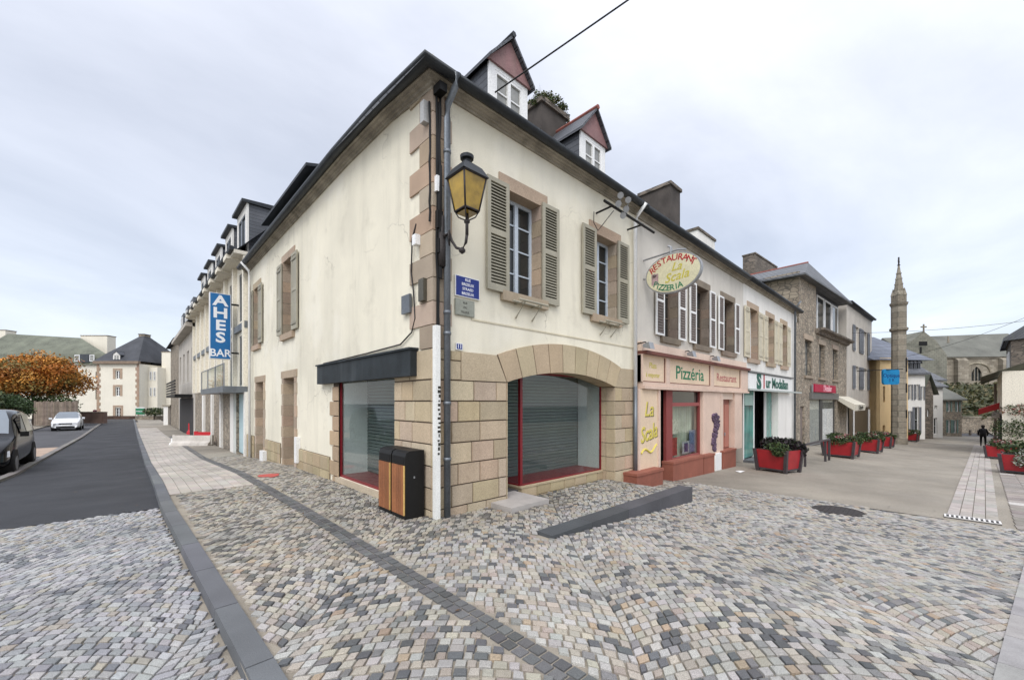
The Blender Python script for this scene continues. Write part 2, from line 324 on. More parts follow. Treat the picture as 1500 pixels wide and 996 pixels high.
def text_geom(txt, size=1, ext=.004, shear=0, bold=0):
    key = (txt, ext, shear, bold)
    if key not in _tc:
        c = bpy.data.curves.new('t', 'FONT'); c.body = txt; c.size = 1; c.extrude = ext; c.shear = shear; c.offset = bold; c.align_x = 'CENTER'; c.align_y = 'CENTER'; c.resolution_u = 3
        o = bpy.data.objects.new('t', c); COL.objects.link(o); dg = bpy.context.evaluated_depsgraph_get(); dg.update()
        me = bpy.data.meshes.new_from_object(o.evaluated_get(dg))
        _tc[key] = ([tuple(v.co) for v in me.vertices], [tuple(p.vertices) for p in me.polygons])
        bpy.data.objects.remove(o); bpy.data.meshes.remove(me); bpy.data.curves.remove(c)
    vs, fs = _tc[key]
    return [(x*size, y*size, z) for x, y, z in vs], fs
def text(mb, txt, size, org, ex=(1, 0, 0), ez=(0, 0, 1), sx=1, rot=0, col=(1, 1, 1), mi=0, **k):
    vs, fs = text_geom(txt, size, **k); ex = Vector(ex); ez = Vector(ez); en = ex.cross(ez); org = Vector(org); c, s_ = cos(rot), sin(rot)
    mb.add([tuple(org+ex*((x*c-y*s_)*sx)+ez*(x*s_+y*c)+en*z) for x, y, z in vs], fs, col, mi)
def jit(c, a): k = 1+U(-a, a); return tuple(max(0, x*k*(1+U(-.03, .03))) for x in c)

def wall(mb, x0, x1, z0, z1, holes=(), y=0, rev=.25, mi=0, rmi=None, col=(1, 1, 1)):
    xs = sorted({x0, x1} | {min(max(h[i], x0), x1) for h in holes for i in (0, 1)}); zs = sorted({z0, z1} | {min(max(h[i], z0), z1) for h in holes for i in (2, 3)})
    for a, b in zip(xs, xs[1:]):
        for c, d in zip(zs, zs[1:]):
            if any(h[0] <= (a+b)/2 <= h[1] and h[2] <= (c+d)/2 <= h[3] for h in holes): continue
            mb.quad((a, y, c), (b, y, c), (b, y, d), (a, y, d), col, mi)
    rmi = mi if rmi is None else rmi
    for h in holes:
        a, b, c, d = h[:4]
        mb.quad((a, y, c), (a, y, d), (a, y+rev, d), (a, y+rev, c), col, rmi); mb.quad((b, y, d), (b, y, c), (b, y+rev, c), (b, y+rev, d), col, rmi)
        mb.quad((a, y, d), (b, y, d), (b, y+rev, d), (a, y+rev, d), col, rmi); mb.quad((b, y, c), (a, y, c), (a, y+rev, c), (b, y+rev, c), col, rmi)
def window(th, x0, x1, z0, z1, y=.2, fm=None, pm=None, sashes=2, bars=3, fw=.055, xf=None, name='window'):
    fm = fm or m_whitepaint; pm = pm or m_pane
    m = th.mb(xf); d = .05
    m.box(x0, x1, y, y+d, z0, z0+fw); m.box(x0, x1, y, y+d, z1-fw, z1); m.box(x0, x0+fw, y, y+d, z0+fw, z1-fw); m.box(x1-fw, x1, y, y+d, z0+fw, z1-fw)
    w = (x1-x0)/sashes
    for i in range(1, sashes): m.box(x0+i*w-fw*.7, x0+i*w+fw*.7, y-.012, y+d, z0+fw, z1-fw)
    for i in range(1, bars+1):
        z = z0+(z1-z0)*i/(bars+1); m.box(x0+fw, x1-fw, y+.01, y+d-.005, z-.012, z+.012)
    f = m.build(name, fm, th.root)
    p = th.mb(xf); p.box(x0+.01, x1-.01, y+.03, y+.042, z0+.01, z1-.01); p.build('pane', pm, f)
    return f
def shutter(th, x0, x1, z0, z1, y=-.06, mat=None, style='louvre', xf=None, bg=None):
    mat = mat or m_shut; m = th.mb(xf); t = .035; fw = min(.07, (x1-x0)*.2); zm = z0+(z1-z0)*.52
    m.box(x0, x0+fw, y, y+t, z0, z1); m.box(x1-fw, x1, y, y+t, z0, z1)
    for a, b in ((z0, z0+.09), (zm-.04, zm+.04), (z1-.07, z1)): m.box(x0+fw, x1-fw, y, y+t, a, b)
    if style == 'louvre':
        for a, b in ((z0+.09, zm-.04), (zm+.04, z1-.07)):
            k = max(3, int((b-a)/.05)); h = (b-a)/k
            for i in range(k):
                z = a+i*h; m.hexa([(x0+fw, y+.002, z), (x1-fw, y+.002, z), (x1-fw, y+.028, z+h*.45), (x0+fw, y+.028, z+h*.45), (x0+fw, y+.002, z+.012), (x1-fw, y+.002, z+.012), (x1-fw, y+.028, z+h*.45+.012), (x0+fw, y+.028, z+h*.45+.012)])
        m.box(x0+fw, x1-fw, y+t-.004, y+t, z0+.09, z1-.07, (.25, .25, .22))
    else:
        m.box(x0+fw, x1-fw, y+.012, y+t-.003, z0+.09, z1-.07, (.9, .9, .9), 1 if bg else 0)
        for z in (z0+.16, z1-.16): m.box(x0, x1, y-.008, y-.0005, z-.03, z+.03, (.75, .75, .75))
    return m.build('shutter', [mat, bg] if bg else mat, th.root)
PAL_G = [(1, 1, 1), (.9, .88, .87), (1.08, 1.03, .96), (.80, .77, .74), (1.0, .9, .86)]
def stones_surround(mb, x0, x1, z0, z1, w=.17, lint=.2, y=0, p=.02, sill=True, mi=0, course=.3, rev=.25, close=True):
    """granite blocks around an opening, with their reveals"""
    z = z0; i = 0
    while z < z1-.05:
        h = min(course, z1-z)
        for s in (0, 1):
            ww = w if i % 2 else w*.75; c = jit(random.choice(PAL_G), .08)
            a, b = (x0-ww, x0) if s == 0 else (x1, x1+ww)
            mb.box(a+.003, b-.003 if s else b, y-p, y-.001, z+.005, z+h-.005, c, mi)
            mb.box(x0, x0+.012, y-p, y+rev, z+.005, z+h-.005, c, mi) if s == 0 else mb.box(x1-.012, x1, y-p, y+rev, z+.005, z+h-.005, c, mi)
        z += h; i += 1
    mb.box(x0-w, x1+w, y-p-.004, y+.001, z1+.003, z1+lint, jit((1, .95, .9), .05), mi); mb.box(x0, x1, y, y+rev, z1-.005, z1+.003, (.9, .85, .8), mi)
    if sill: mb.box(x0-w*.8, x1+w*.8, y-.08, y+rev, z0-.16, z0, jit((.95, .9, .85), .05), mi)
def leaves(mb, pts, size, cols, up=.2, mi=0):
    for p in pts:
        p = Vector(p); n = Vector((U(-1, 1), U(-1, 1), U(-1, 1)+up)).normalized(); a = n.orthogonal().normalized(); a.rotate(Matrix.Rotation(U(0, 6.28), 3, n)); b = n.cross(a); s = size*U(.6, 1.4)
        c = random.choice(cols); c = jit(c, .25)
        mb.add([tuple(p-a*s), tuple(p-b*s*.55+n*s*.15), tuple(p+a*s), tuple(p+b*s*.55+n*s*.15)], [(0, 1, 2, 3)], c, mi)
GREENS = [(.05, .085, .025), (.035, .065, .02), (.075, .11, .035), (.09, .10, .04), (.03, .05, .02)]
def blobpts(c, r, n, shell=.55):
    out = []
    for _ in range(n):
        v = Vector((random.gauss(0, 1), random.gauss(0, 1), random.gauss(0, 1))).normalized()*(shell+(1-shell)*R()**.5)*U(.85, 1.05)
        out.append((c[0]+v.x*r[0], c[1]+v.y*r[1], c[2]+v.z*r[2]))
    return out

# ================================================================== GROUND
def kline(ks, a, b, step):
    s = {a, b} | {k for k, _ in ks if a < k < b}; n = max(1, int((b-a)/step)); s |= {round(a+(b-a)*i/n, 4) for i in range(n+1)}
    return sorted(s)
def sheet(name, x0, x1, y0, y1, off, mat, step=2.0, col=(1, 1, 1), fn=G):
    xs = kline(KX+KLX, x0, x1, step); ys = kline(KY+KLY, y0, y1, step); m = MB(); n = len(ys)
    m.add([(x, y, fn(x, y)+off) for x in xs for y in ys], [(i*n+j, (i+1)*n+j, (i+1)*n+j+1, i*n+j+1) for i in range(len(xs)-1) for j in range(n-1)], col)
    return tag(m.build(name, mat), kind='structure')
sheet('ground', -300, 400, -200, 400, -.16, m_oldasphalt, 12)
ROADLOW = -.07
sheet('cobbled_plaza_bed', -2.62, 7.2, -14, 13.2, -.014, m_base, .7)
sheet('cobbled_road_bed', -14, -2.62, -14, 3.9, ROADLOW-.014, m_base, 1.5)
sheet('asphalt_road', -5.45, -2.66, 3.82, 75, ROADLOW+.001, m_asphalt, 2)
sheet('parking_strip', -9.2, -5.62, 3.84, 75, ROADLOW+.004, m_oldasphalt, 2)
sheet('parking_bay_pavement', -9.0, -5.64, 19.9, 25.5, ROADLOW+.010, m_pinkpave, 2)
sheet('left_pavement', -22, -9.2, 3.6, 75, .0, m_concrete, 4)
sheet('concrete_street', 7.2, 62, -5.02, .35, -.003, m_concrete, .9)
sheet('side_pavement', -2.4, -.1, 13.2, 75, -.004, m_concrete, 2)

def kerbx(y): return interp(y, [(-5, -2.40), (-2, -2.46), (3.5, -2.62), (75, -2.62)])
def incam(x, y, mx=1.6):
    dx, dy = x-CAM.x, y-CAM.y; d = dx*FW.x+dy*FW.y; l = dx*RT.x+dy*RT.y
    return d > .9 and abs(l) < 1.31*d+mx
def stone(mb, pts, hf, col, h=.006, off=0):
    cx_ = sum(p[0] for p in pts)/4; cy_ = sum(p[1] for p in pts)/4; z = hf(cx_, cy_)+off; dz = U(-.002, .003)
    sx, sy = U(-.02, .02), U(-.02, .02)
    lo = [(x, y, z-.014) for x, y in pts]
    t1 = [(cx_+(x-cx_)*.93, cy_+(y-cy_)*.93, z+h*.45+dz) for x, y in pts]
    t2 = [(cx_+(x-cx_)*.78, cy_+(y-cy_)*.78, z+h*.8+dz+(x-cx_)*sx+(y-cy_)*sy) for x, y in pts]
    mb.add(lo+t1+t2, [(0, 1, 5, 4), (1, 2, 6, 5), (2, 3, 7, 6), (3, 0, 4, 7), (4, 5, 9, 8), (5, 6, 10, 9), (6, 7, 11, 10), (7, 4, 8, 11), (8, 9, 10, 11)], col)
def clump(x, y): return .5+.5*sin(x*2.3+1.7*sin(y*1.9))*sin(y*2.1+1.3*sin(x*1.6))
def pal_plaza(x, y):
    r = R(); f = min(1, max(0, (x+1.0)/5)); q = clump(x, y)
    if r < (.05+.20*q)*(1-.45*f): return jit((.105, .108, .112), .22)
    if r < .24: return jit((.21, .205, .20), .2)
    if r < .265: return jit((.34, .265, .19), .12)
    if r < .32: return jit((.33, .28, .24), .12)
    if r < .58: return jit((.375, .34, .285), .13)
    return jit((.36, .345, .325), .16)
def pal_pavement(x, y):
    r = R(); q = clump(x, y)
    if r < .10+.18*q: return jit((.125, .12, .11), .22)
    if r < .35: return jit((.215, .19, .16), .2)
    if r < .375: return jit((.34, .265, .19), .12)
    if r < .70: return jit((.36, .325, .265), .14)
    return jit((.335, .315, .285), .16)
def pal_road(x, y):
    r = R(); q = clump(x*.8, y)
    if r < .05+.12*q: return jit((.175, .18, .195), .22)
    if r < .22: return jit((.34, .31, .265), .12)
    if r < .5: return jit((.28, .28, .29), .15)
    return jit((.365, .36, .36), .14)
def arcs(name, x0, x1, y0, y1, keep, pal, hf=G, off=0, W=2.3, n=28, d=.082, ang=0.0, lat=-.42):
    """setts laid in segmental arcs; the arcs advance along the direction UPV"""
    m = MB(); UPV = FW.copy(); UPV.rotate(Matrix.Rotation(ang, 3, 'Z')); AC = Vector((UPV.y, -UPV.x, 0)); HA = radians(27); Rr = W/2/sin(HA)
    cor = [Vector((x, y, 0))-Vector((CAM.x, CAM.y, 0)) for x in (x0, x1) for y in (y0, y1)]
    c0 = int(math.floor((min(c.dot(AC) for c in cor)-lat)/W))-1; c1 = int(math.ceil((max(c.dot(AC) for c in cor)-lat)/W))+1
    k0 = int((min(c.dot(UPV) for c in cor))/d)-10; k1 = int((max(c.dot(UPV) for c in cor))/d)+10
    wv = lambda x, y: (x+.04*sin(y*1.3+x*.7)+.02*sin(y*3.1), y+.05*sin(x*1.1+y*.5)+.02*sin(x*3.7+1))
    for c in range(c0, c1):
        X = lat+c*W
        for k in range(k0, k1):
            mid = CAM+AC*X+UPV*(k*d)
            if not (x0-2.5 < mid.x < x1+2.5 and y0-2.5 < mid.y < y1+2.5): continue
            ph = U(-.5, .5); da = 2*HA/n; cuts = [-HA]+[-HA+(i+ph*.9)*da+U(-.006, .006) for i in range(1, n)]+[HA]
            for i in range(n):
                if abs(cuts[i+1]-cuts[i]) < da*.4: continue
                P = []
                for a, dd in ((cuts[i], 0), (cuts[i+1], 0), (cuts[i+1], d), (cuts[i], d)):
                    q = CAM+AC*(X+Rr*sin(a))+UPV*(k*d+Rr*cos(a)-Rr+dd); P.append(wv(q.x, q.y))
                mx = sum(p[0] for p in P)/4; my = sum(p[1] for p in P)/4
                if not (x0 < mx < x1 and y0 < my < y1) or not incam(mx, my) or not keep(mx, my): continue
                g = .0052; Q = []
                for x, y in P:
                    l = sqrt((x-mx)**2+(y-my)**2); q = 1-g*1.4/l; Q.append((mx+(x-mx)*q+U(-.0045, .0045), my+(y-my)*q+U(-.0045, .0045)))
                stone(m, Q, hf, pal(mx, my), off=off)
    return tag(m.build(name, m_cobble), kind='structure')
def keep_plaza(x, y):
    if -1.325 < x < -1.085: return False
    if x < kerbx(y)+.04: return False
    if x < -1.27 and y > 4.55: return False
    if .55 < x < 4.85 and -1.68 < y < -1.38: return False
    if 1.02 < x < 1.93 and -.53 < y: return False
    if y > 0 and x > -.02: return False
    if -.5 < y+5.14+.125*(x-.5) < -.05: return False
    if (x-MH[0])**2+(y-MH[1])**2 < .40**2: return False
    if x > 7.12-.04*y-.2*(y < -4): return False
    return True
mh = gnd(1227, 748); MH = (mh.x, mh.y)
arcs('cobbled_plaza', -2.5, 7.4, -8.5, 0.05, keep_plaza, lambda x, y: pal_plaza(x, y) if y < -.8 else pal_pavement(x, y), GT)
arcs('cobbled_pavement', -2.5, 0, 0.05, 13.2, keep_plaza, pal_pavement, G)
arcs('cobbled_road', -13, -2.5, -5, 3.80, lambda x, y: x < kerbx(y)-.19, pal_road, G, ROADLOW, ang=.25)
# channel of dark setts, kerb, block paving
m = MB(); y = -5.0
while y < 30:
    for r in range(2):
        xx = -1.302+r*.098; o = r*.04
        if incam(-1.2, y): stone(m, [(xx+.006, y+o+.006), (xx+.094, y+o+.006), (xx+.094, y+o+.1), (xx+.006, y+o+.1)], G, jit((.115, .115, .115), .3), off=-.006)
    y += .107
tag(m.build('dark_sett_channel', m_cobble), kind='structure')
m = MB(); y = -6.0
while y < 75:
    y2 = y+1.0; a, b = kerbx(y), kerbx(y2); g0, g1 = G(0, y)-0, G(0, y2)
    g0 = interp(y, KY); g1 = interp(y2, KY); w = .165; c = jit((1, 1, 1), .12)
    m.hexa([(a-w, y+.004, g0-.14), (a, y+.004, g0-.14), (b, y2-.004, g1-.14), (b-w, y2-.004, g1-.14), (a-w+.012, y+.006, g0+.012), (a, y+.006, g0+.014), (b, y2-.006, g1+.014), (b-w+.012, y2-.006, g1+.012)], c)
    y = y2
tag(m.build('granite_kerb', m_kerb), kind='structure')
m = MB(); y = 3.85
while y < 75:
    y2 = y+1.0; g0 = interp(y, KY)+.004; g1 = interp(y2, KY)+.004
    m.hexa([(-5.64, y, g0-.15), (-5.45, y, g0-.15), (-5.45, y2-.006, g1-.15), (-5.64, y2-.006, g1-.15), (-5.64, y, g0), (-5.45, y, g0), (-5.45, y2-.006, g1), (-5.64, y2-.006, g1)], jit((1.5, 1.35, 1.15), .1))
    y = y2
tag(m.build('far_kerb', m_kerb), kind='structure')
sheet('paving_bed', -2.63, -1.34, 4.55, 62, -.008, m_base, 2)
m = MB(); i = 0; xw = .163; x = -2.615
cols_ = 8
for c in range(cols_):
    y = 4.6+(.0 if c % 2 else -.0); o = (c % 2)*.14
    y = 4.6-o
    while y < 45:
        L_ = .28; a = max(y, 4.6)+.004; b = y+L_-.004; xa = x+c*xw+.004; xb = x+(c+1)*xw-.004
        if b > a: m.hexa([(xa, a, interp(a, KY)-.02), (xb, a, interp(a, KY)-.02), (xb, b, interp(b, KY)-.02), (xa, b, interp(b, KY)-.02), (xa, a, interp(a, KY)+.003), (xb, a, interp(a, KY)+.003), (xb, b, interp(b, KY)+.003), (xa, b, interp(b, KY)+.003)], jit((.50, .455, .40), .10))
        y += L_
tag(m.build('block_paving', m_paving), kind='structure')
# slab band along the right side of the plaza with its kerb
m = MB(); x = -1.5
while x < 8.6:
    for oa, ob, k, cc in ((-.27, 0, .014, (.36, .345, .33)), (-.50, -.285, .018, (.15, .16, .18))):
        x2 = x+.62; yc = -5.14-.125*(x-.5); yd_ = yc-.125*.62
        m.hexa([(x, yc+oa, G(x, yc)-.02), (x2-.006, yd_+oa, G(x2, yc)-.02), (x2-.006, yd_+ob, G(x2, yc)-.02), (x, yc+ob, G(x, yc)-.02), (x, yc+oa, G(x, yc)+k), (x2-.006, yd_+oa, G(x2, yc)+k), (x2-.006, yd_+ob, G(x2, yc)+k), (x, yc+ob, G(x, yc)+k)], jit(cc, .1))
    x += .62
tag(m.build('slab_band', m_slab), kind='structure')
# gutter slabs down the street
m = MB(); x = 7.75
while x < 47:
    x2 = x+.55
    for j in range(4):
        f = lambda x_, q: -5.05-(x_-7.5)*.052-.155*q*(1+.006*(x_-7.5))
        a0, a1, b0, b1 = f(x, j)-.006, f(x, j+1)+.006, f(x2, j)-.006, f(x2, j+1)+.006
        m.hexa([(x, a1, G(x, a1)-.02), (x2-.01, b1, G(x2, b1)-.02), (x2-.01, b0, G(x2, b0)-.02), (x, a0, G(x, a0)-.02), (x, a1, G(x, a1)+.006), (x2-.01, b1, G(x2, b1)+.006), (x2-.01, b0, G(x2, b0)+.006), (x, a0, G(x, a0)+.006)], jit((.43, .39, .35), .12))
    x = x2
    if abs((x % 12)-0) < .3: x += .12
tag(m.build('gutter_slabs', m_slab), kind='structure')
sheet('right_street_strip', 7.2, 62, -9.5, -5.02, -.012, m_concrete, .9)
m = MB(); x = 7.25
while x < 24:
    y = -5.85-(x-7.5)*.055; j = 0
    while y > -12:
        w = .34; q = jit((.30, .265, .235), .16)
        if R() < .025: q = (.55, .52, .48)
        m.hexa([(x+.008, y-w+.008, G(x, y)-.03), (x+.42, y-w+.008, G(x+.42, y)-.03), (x+.42, y, G(x+.42, y)-.03), (x+.008, y, G(x, y)-.03), (x+.008, y-w+.008, G(x, y-w)+.002), (x+.42, y-w+.008, G(x+.42, y-w)+.002), (x+.42, y, G(x+.42, y)+.002), (x+.008, y, G(x, y)+.002)], q)
        y -= w
    x += .428
tag(m.build('right_paving', m_slab), kind='structure')
sheet('right_pavement_bed', 7.2, 200, -40, -9.4, -.02, m_concrete, 6)
# small things on the ground
m = MB(); c = (MH[0], MH[1], G(*MH)+.001); m.lathe(c, [(.385, -.02), (.385, .006), (.36, .009), (.35, .004), (.02, .006)], 32)
for i in range(-4, 5):
    w = sqrt(max(.01, .33**2-(i*.07)**2)); m.box(c[0]-w, c[0]+w, c[1]+i*.07-.012, c[1]+i*.07+.012, c[2]+.003, c[2]+.011)
tag(m.build('manhole_cover', m_iron), 'round dark iron manhole cover set flush in the pale cobbles', 'manhole cover')
gx, gy = 7.55, -5.03
gt = empty('drain_grate', (gx, gy, G(gx, gy)), 0, 'slotted iron drain grate across the foot of the pale gutter slabs', 'drain')
m = MB(); m.box(-.13, .13, -.66, .0, -.02, .006); m.build('grate_bed', m_dark, gt)
m = MB(); m.box(-.13, -.10, -.66, 0, .006, .02, (1.6, 1.5, 1.4)); m.box(.10, .13, -.66, 0, .006, .02, (1.6, 1.5, 1.4))
for i in range(12): m.box(-.10, .10, -.66+i*.0575, -.66+i*.0575+.024, .006, .019, (3, 2.8, 2.6))
m.build('grate_bars', m_tin, gt)
m = MB(); p = gnd(1084, 691); m.add([(p.x+dx, p.y+dy, p.z+.012+dz) for dx, dy, dz in ((-.22, -.07, 0), (.12, -.10, .012), (.2, .08, 0), (-.1, .11, .015), (0, 0, .03))], [(0, 1, 4), (1, 2, 4), (2, 3, 4), (3, 0, 4)])
tag(m.build('litter', m_whitepaint), 'crumpled white paper lying on the street by the salmon shopfront', 'litter')
m = MB(); p = gnd(396, 697)
m.add([(p.x+r_*cos(a), p.y+1.4*r_*sin(a), p.z+.0135) for a, r_ in [(i*.45, U(.13, .26)) for i in range(14)]], [tuple(range(14))])
tag(m.build('paint_mark', M('red marking paint', (.50, .10, .08), .8, .2, 20, .2, 100)), 'faded red paint mark sprayed on the cobbled pavement', 'paint mark')
# ramp kerb and step in front of the arched shop
rk = MB()
for xa, xb in ((.66, 1.5), (1.505, 2.45), (2.455, 3.55), (3.555, 4.82)):
    za, zb = (G(xa, -1.5)+.03 if xa < .7 else -.012-.002*xa), -.012-.002*xb
    ga, gb = G(xa, -1.6)-.04, G(xb, -1.6)-.04
    rk.hexa([(xa, -1.66, ga), (xb, -1.66, gb), (xb, -1.40, gb), (xa, -1.40, ga), (xa, -1.66, za), (xb, -1.66, zb), (xb, -1.40, zb+.004), (xa, -1.40, za+.004)], jit((.62, .62, .62), .08))
tag(rk.build('ramp_kerb', m_kerb), kind='structure')
sm = MB(); sm.box(1.06, 1.92, -.5, .34, -.2, .035, (1, 1, 1))
tag(sm.build('door_step', M('pale granite step', (.42, .39, .36), .8, .12, 4, .2, 140)), kind='structure')

m = MB(); pts = []
for _ in range(420):
    x, y = random.choice(((U(-2.4, 7), U(-5, -.1)), (U(-2.4, -.1), U(-2, 9)), (U(-9, -2.9), U(-3, 8)), (U(7, 20), U(-5, 0)), (U(-.25, -.02), U(1, 12)), (-2.9-R()**2*.5, U(-3, 20))))
    pts.append((x, y, GT(x, y)+(ROADLOW if x < -2.7 else 0)+.012))
for p in pts:
    a = U(0, 6.28); r_ = U(.008, .028); m.add([(p[0]+r_*cos(a+q)*k, p[1]+r_*sin(a+q)*k, p[2]+U(0, .008)) for q, k in ((0, 1), (1.5, .5), (3.1, 1), (4.7, .5))], [(0, 1, 2, 3)], jit(random.choice([(.10, .06, .03), (.05, .04, .03), (.16, .09, .03), (.03, .03, .03)]), .3))
tag(m.build('fallen_leaves', m_leaf), 'scattered small dry leaves and specks lying over the paving', 'leaves', kind='stuff')

# ================================================================== CORNER HOUSE
H = Thing('corner_house', 'cream corner house with stone quoins, arched shopfront and khaki louvred shutters', 'house', FR, 0)
rt = H.root
WX1 = FR.x(932)
XA0, XA1 = FR.x(741), FR.x(900); XM = (XA0+XA1)/2; ZSP = 1.97; RISE = .23
XE0, XE1 = FR.x(727), FR.x(908); ZTOP = 2.41; RISE2 = .33
def arc_z(x, x0, x1, zb, rise):
    c = (x1-x0)/2; Rr = (c*c+rise*rise)/(2*rise); t = (x-(x0+x1)/2); return zb+sqrt(max(0, Rr*Rr-t*t))-(Rr-rise)
W1 = (FR.x(742), FR.x(791), 3.47, 5.17); W2 = (FR.x(870), FR.x(902), 3.47, 5.17)
# upper render, right face
m = H.mb(); wall(m, 0, WX1, 2.80, 6.35, [W1, W2], rev=.3)
nseg = 24
for i in range(nseg):
    a = XE0+(XE1-XE0)*i/nseg; b = XE0+(XE1-XE0)*(i+1)/nseg
    m.quad((a, 0, arc_z(a, XE0, XE1, ZTOP, RISE2)-.02), (b, 0, arc_z(b, XE0, XE1, ZTOP, RISE2)-.02), (b, 0, 2.80), (a, 0, 2.80))
m.quad((0, 0, 2.36), (XE0, 0, 2.36), (XE0, 0, 2.8), (0, 0, 2.8)); m.quad((XE1, 0, 2.36), (WX1, 0, 2.36), (WX1, 0, 2.8), (XE1, 0, 2.8))
m.box(FR.x(690), WX1, -.012, -.001, 2.90, 2.925, (.8, .77, .7))
m.build('street_wall', m_plaster, rt)
# left face: local x = -world y
def LX(u, y=0): return FL.x(u, y)
LW1 = (LX(416), LX(430), 3.5, 5.52); LW2 = (LX(373), LX(381), 3.55, 5.5); LD1 = (LX(416), LX(432), -.25, 2.29); LD2 = (LX(376), LX(386.5), -.4, 2.29)
LS = (LX(497), LX(579), .10, 2.06); LEND = LX(363)
m = H.mb('L'); wall(m, LEND, 0, -.6, 6.6, [LW1, LW2, LD1, LD2, LS], rev=.3); m.build('side_wall', m_plaster, rt)
# plinth on the left face
def plinth(a, b):
    m = H.mb('L')
    m.box(a, b, -.022, -.001, -.7, .46, (.35, .33, .3))
    x = a
    while x < b-.02:
        w = min(U(.3, .5), b-x); m.chamfer(x+.006, x+w-.006, .16, .45, -.022, .02, .008, jit((.88, .86, .76), .08)); m.chamfer(x+.006, x+w-.006, -.12, .15, -.022, .02, .008, jit((.85, .83, .72), .1)); x += w
        m.chamfer(x-w+.006, x-.006, -.42, -.13, -.022, .02, .008, jit((.75, .74, .64), .1))
    m.build('plinth', m_ashlar, rt)
plinth(LEND, LD2[0]-.3); plinth(LD2[1]+.3, LD1[0]-.3); plinth(LD1[1]+.3, LS[0]-.5)
for w in (LW1, LW2): m = H.mb('L'); stones_surround(m, *w, w=.16, lint=.2, sill=True, rev=.3); m.build('window_surround', m_granite, rt)
for w in (LD1, LD2): m = H.mb('L'); stones_surround(m, *w, w=.22, lint=.2, sill=False, rev=.3); m.build('door_surround', m_granite, rt)
for w in (W1, W2): m = H.mb(); stones_surround(m, *w, w=.18, lint=.23, sill=True, course=.29, rev=.3); m.build('window_surround', m_granite, rt)
for w in (W1, W2):
    window(H, w[0], w[1], w[2], w[3], .2, m_bluewin, m_pane, 2, 3, .06)
    shutter(H, w[0]-.47, w[0]+.0, w[2]-.04, w[3]+.06, -.075); shutter(H, w[1]+.0, w[1]+.46, w[2]-.04, w[3]+.06, -.075)
for w in (LW1, LW2):
    window(H, w[0], w[1], w[2], w[3], .22, m_whitepaint, m_pane, 2, 3, .06, 'L')
    shutter(H, w[0]-.5, w[0]-.02, w[2]+.02, w[3]-.02, -.07, style='panel', xf='L'); shutter(H, w[1]+.02, w[1]+.5, w[2]+.02, w[3]-.02, -.07, style='panel', xf='L')
for w in (LD1, LD2):
    m = H.mb('L'); m.box(w[0]+.01, w[1]-.01, .24, .28, w[2], w[3]-.01, (.9, .9, .9)); m.box(w[0]+.12, w[1]-.12, .225, .24, w[2]+.25, 1.0); m.box(w[0]+.12, w[1]-.12, .225, .24, 1.15, w[3]-.2)
    d = m.build('door', m_shut, rt); k = H.mb('L'); k.tube([(w[1]-.1, .22, 1.0), (w[1]-.1, .18, 1.0), (w[1]-.2, .18, 1.0)], .012); k.build('handle', m_tin, d)
# window box brackets under the two street windows
for w in (W1, W2):
    m = H.mb(); xc = (w[0]+w[1])/2; zb = 3.28
    for dx in (-.22, .18): m.tube([(xc+dx, -.01, zb+.02), (xc+dx, -.26, zb+.03), (xc+dx, -.02, zb-.22)], .018, 6)
    for yy in (-.1, -.25): m.tube([(xc-.36, yy, zb+.04), (xc+.34, yy, zb+.04)], .02, 6)
    m.build('flower_box_bracket', m_shut, rt)
# quoins at the corner, above the ashlar
m = H.mb(); z = 2.41; i = 0
CR = .028
while z < 6.3:
    h = .335; z1 = min(z+h, 6.34); la = .62 if i % 2 else .33; lb = .30 if i % 2 else .17; c = jit(random.choice(PAL_G), .07)
    m.hexa([(-CR, -CR, z+.006), (lb, -CR, z+.006), (lb, -.002, z+.006), (-CR, -.002, z+.006), (-CR, -CR, z1-.006), (lb, -CR, z1-.006), (lb, -.002, z1-.006), (-CR, -.002, z1-.006)], c)
    m.hexa([(-CR, -.002, z+.006), (-.002, -.002, z+.006), (-.002, la, z+.006), (-CR, la, z+.006), (-CR, -.002, z1-.006), (-.002, -.002, z1-.006), (-.002, la, z1-.006), (-CR, la, z1-.006)], c)
    z += h; i += 1
m.box(-.012, .28, -.012, -.001, 2.41, 6.3, (.25, .2, .17)); m.box(-.012, -.001, -.001, .3, 2.41, 6.3, (.25, .2, .17))
m.build('corner_quoins', m_granite, rt)
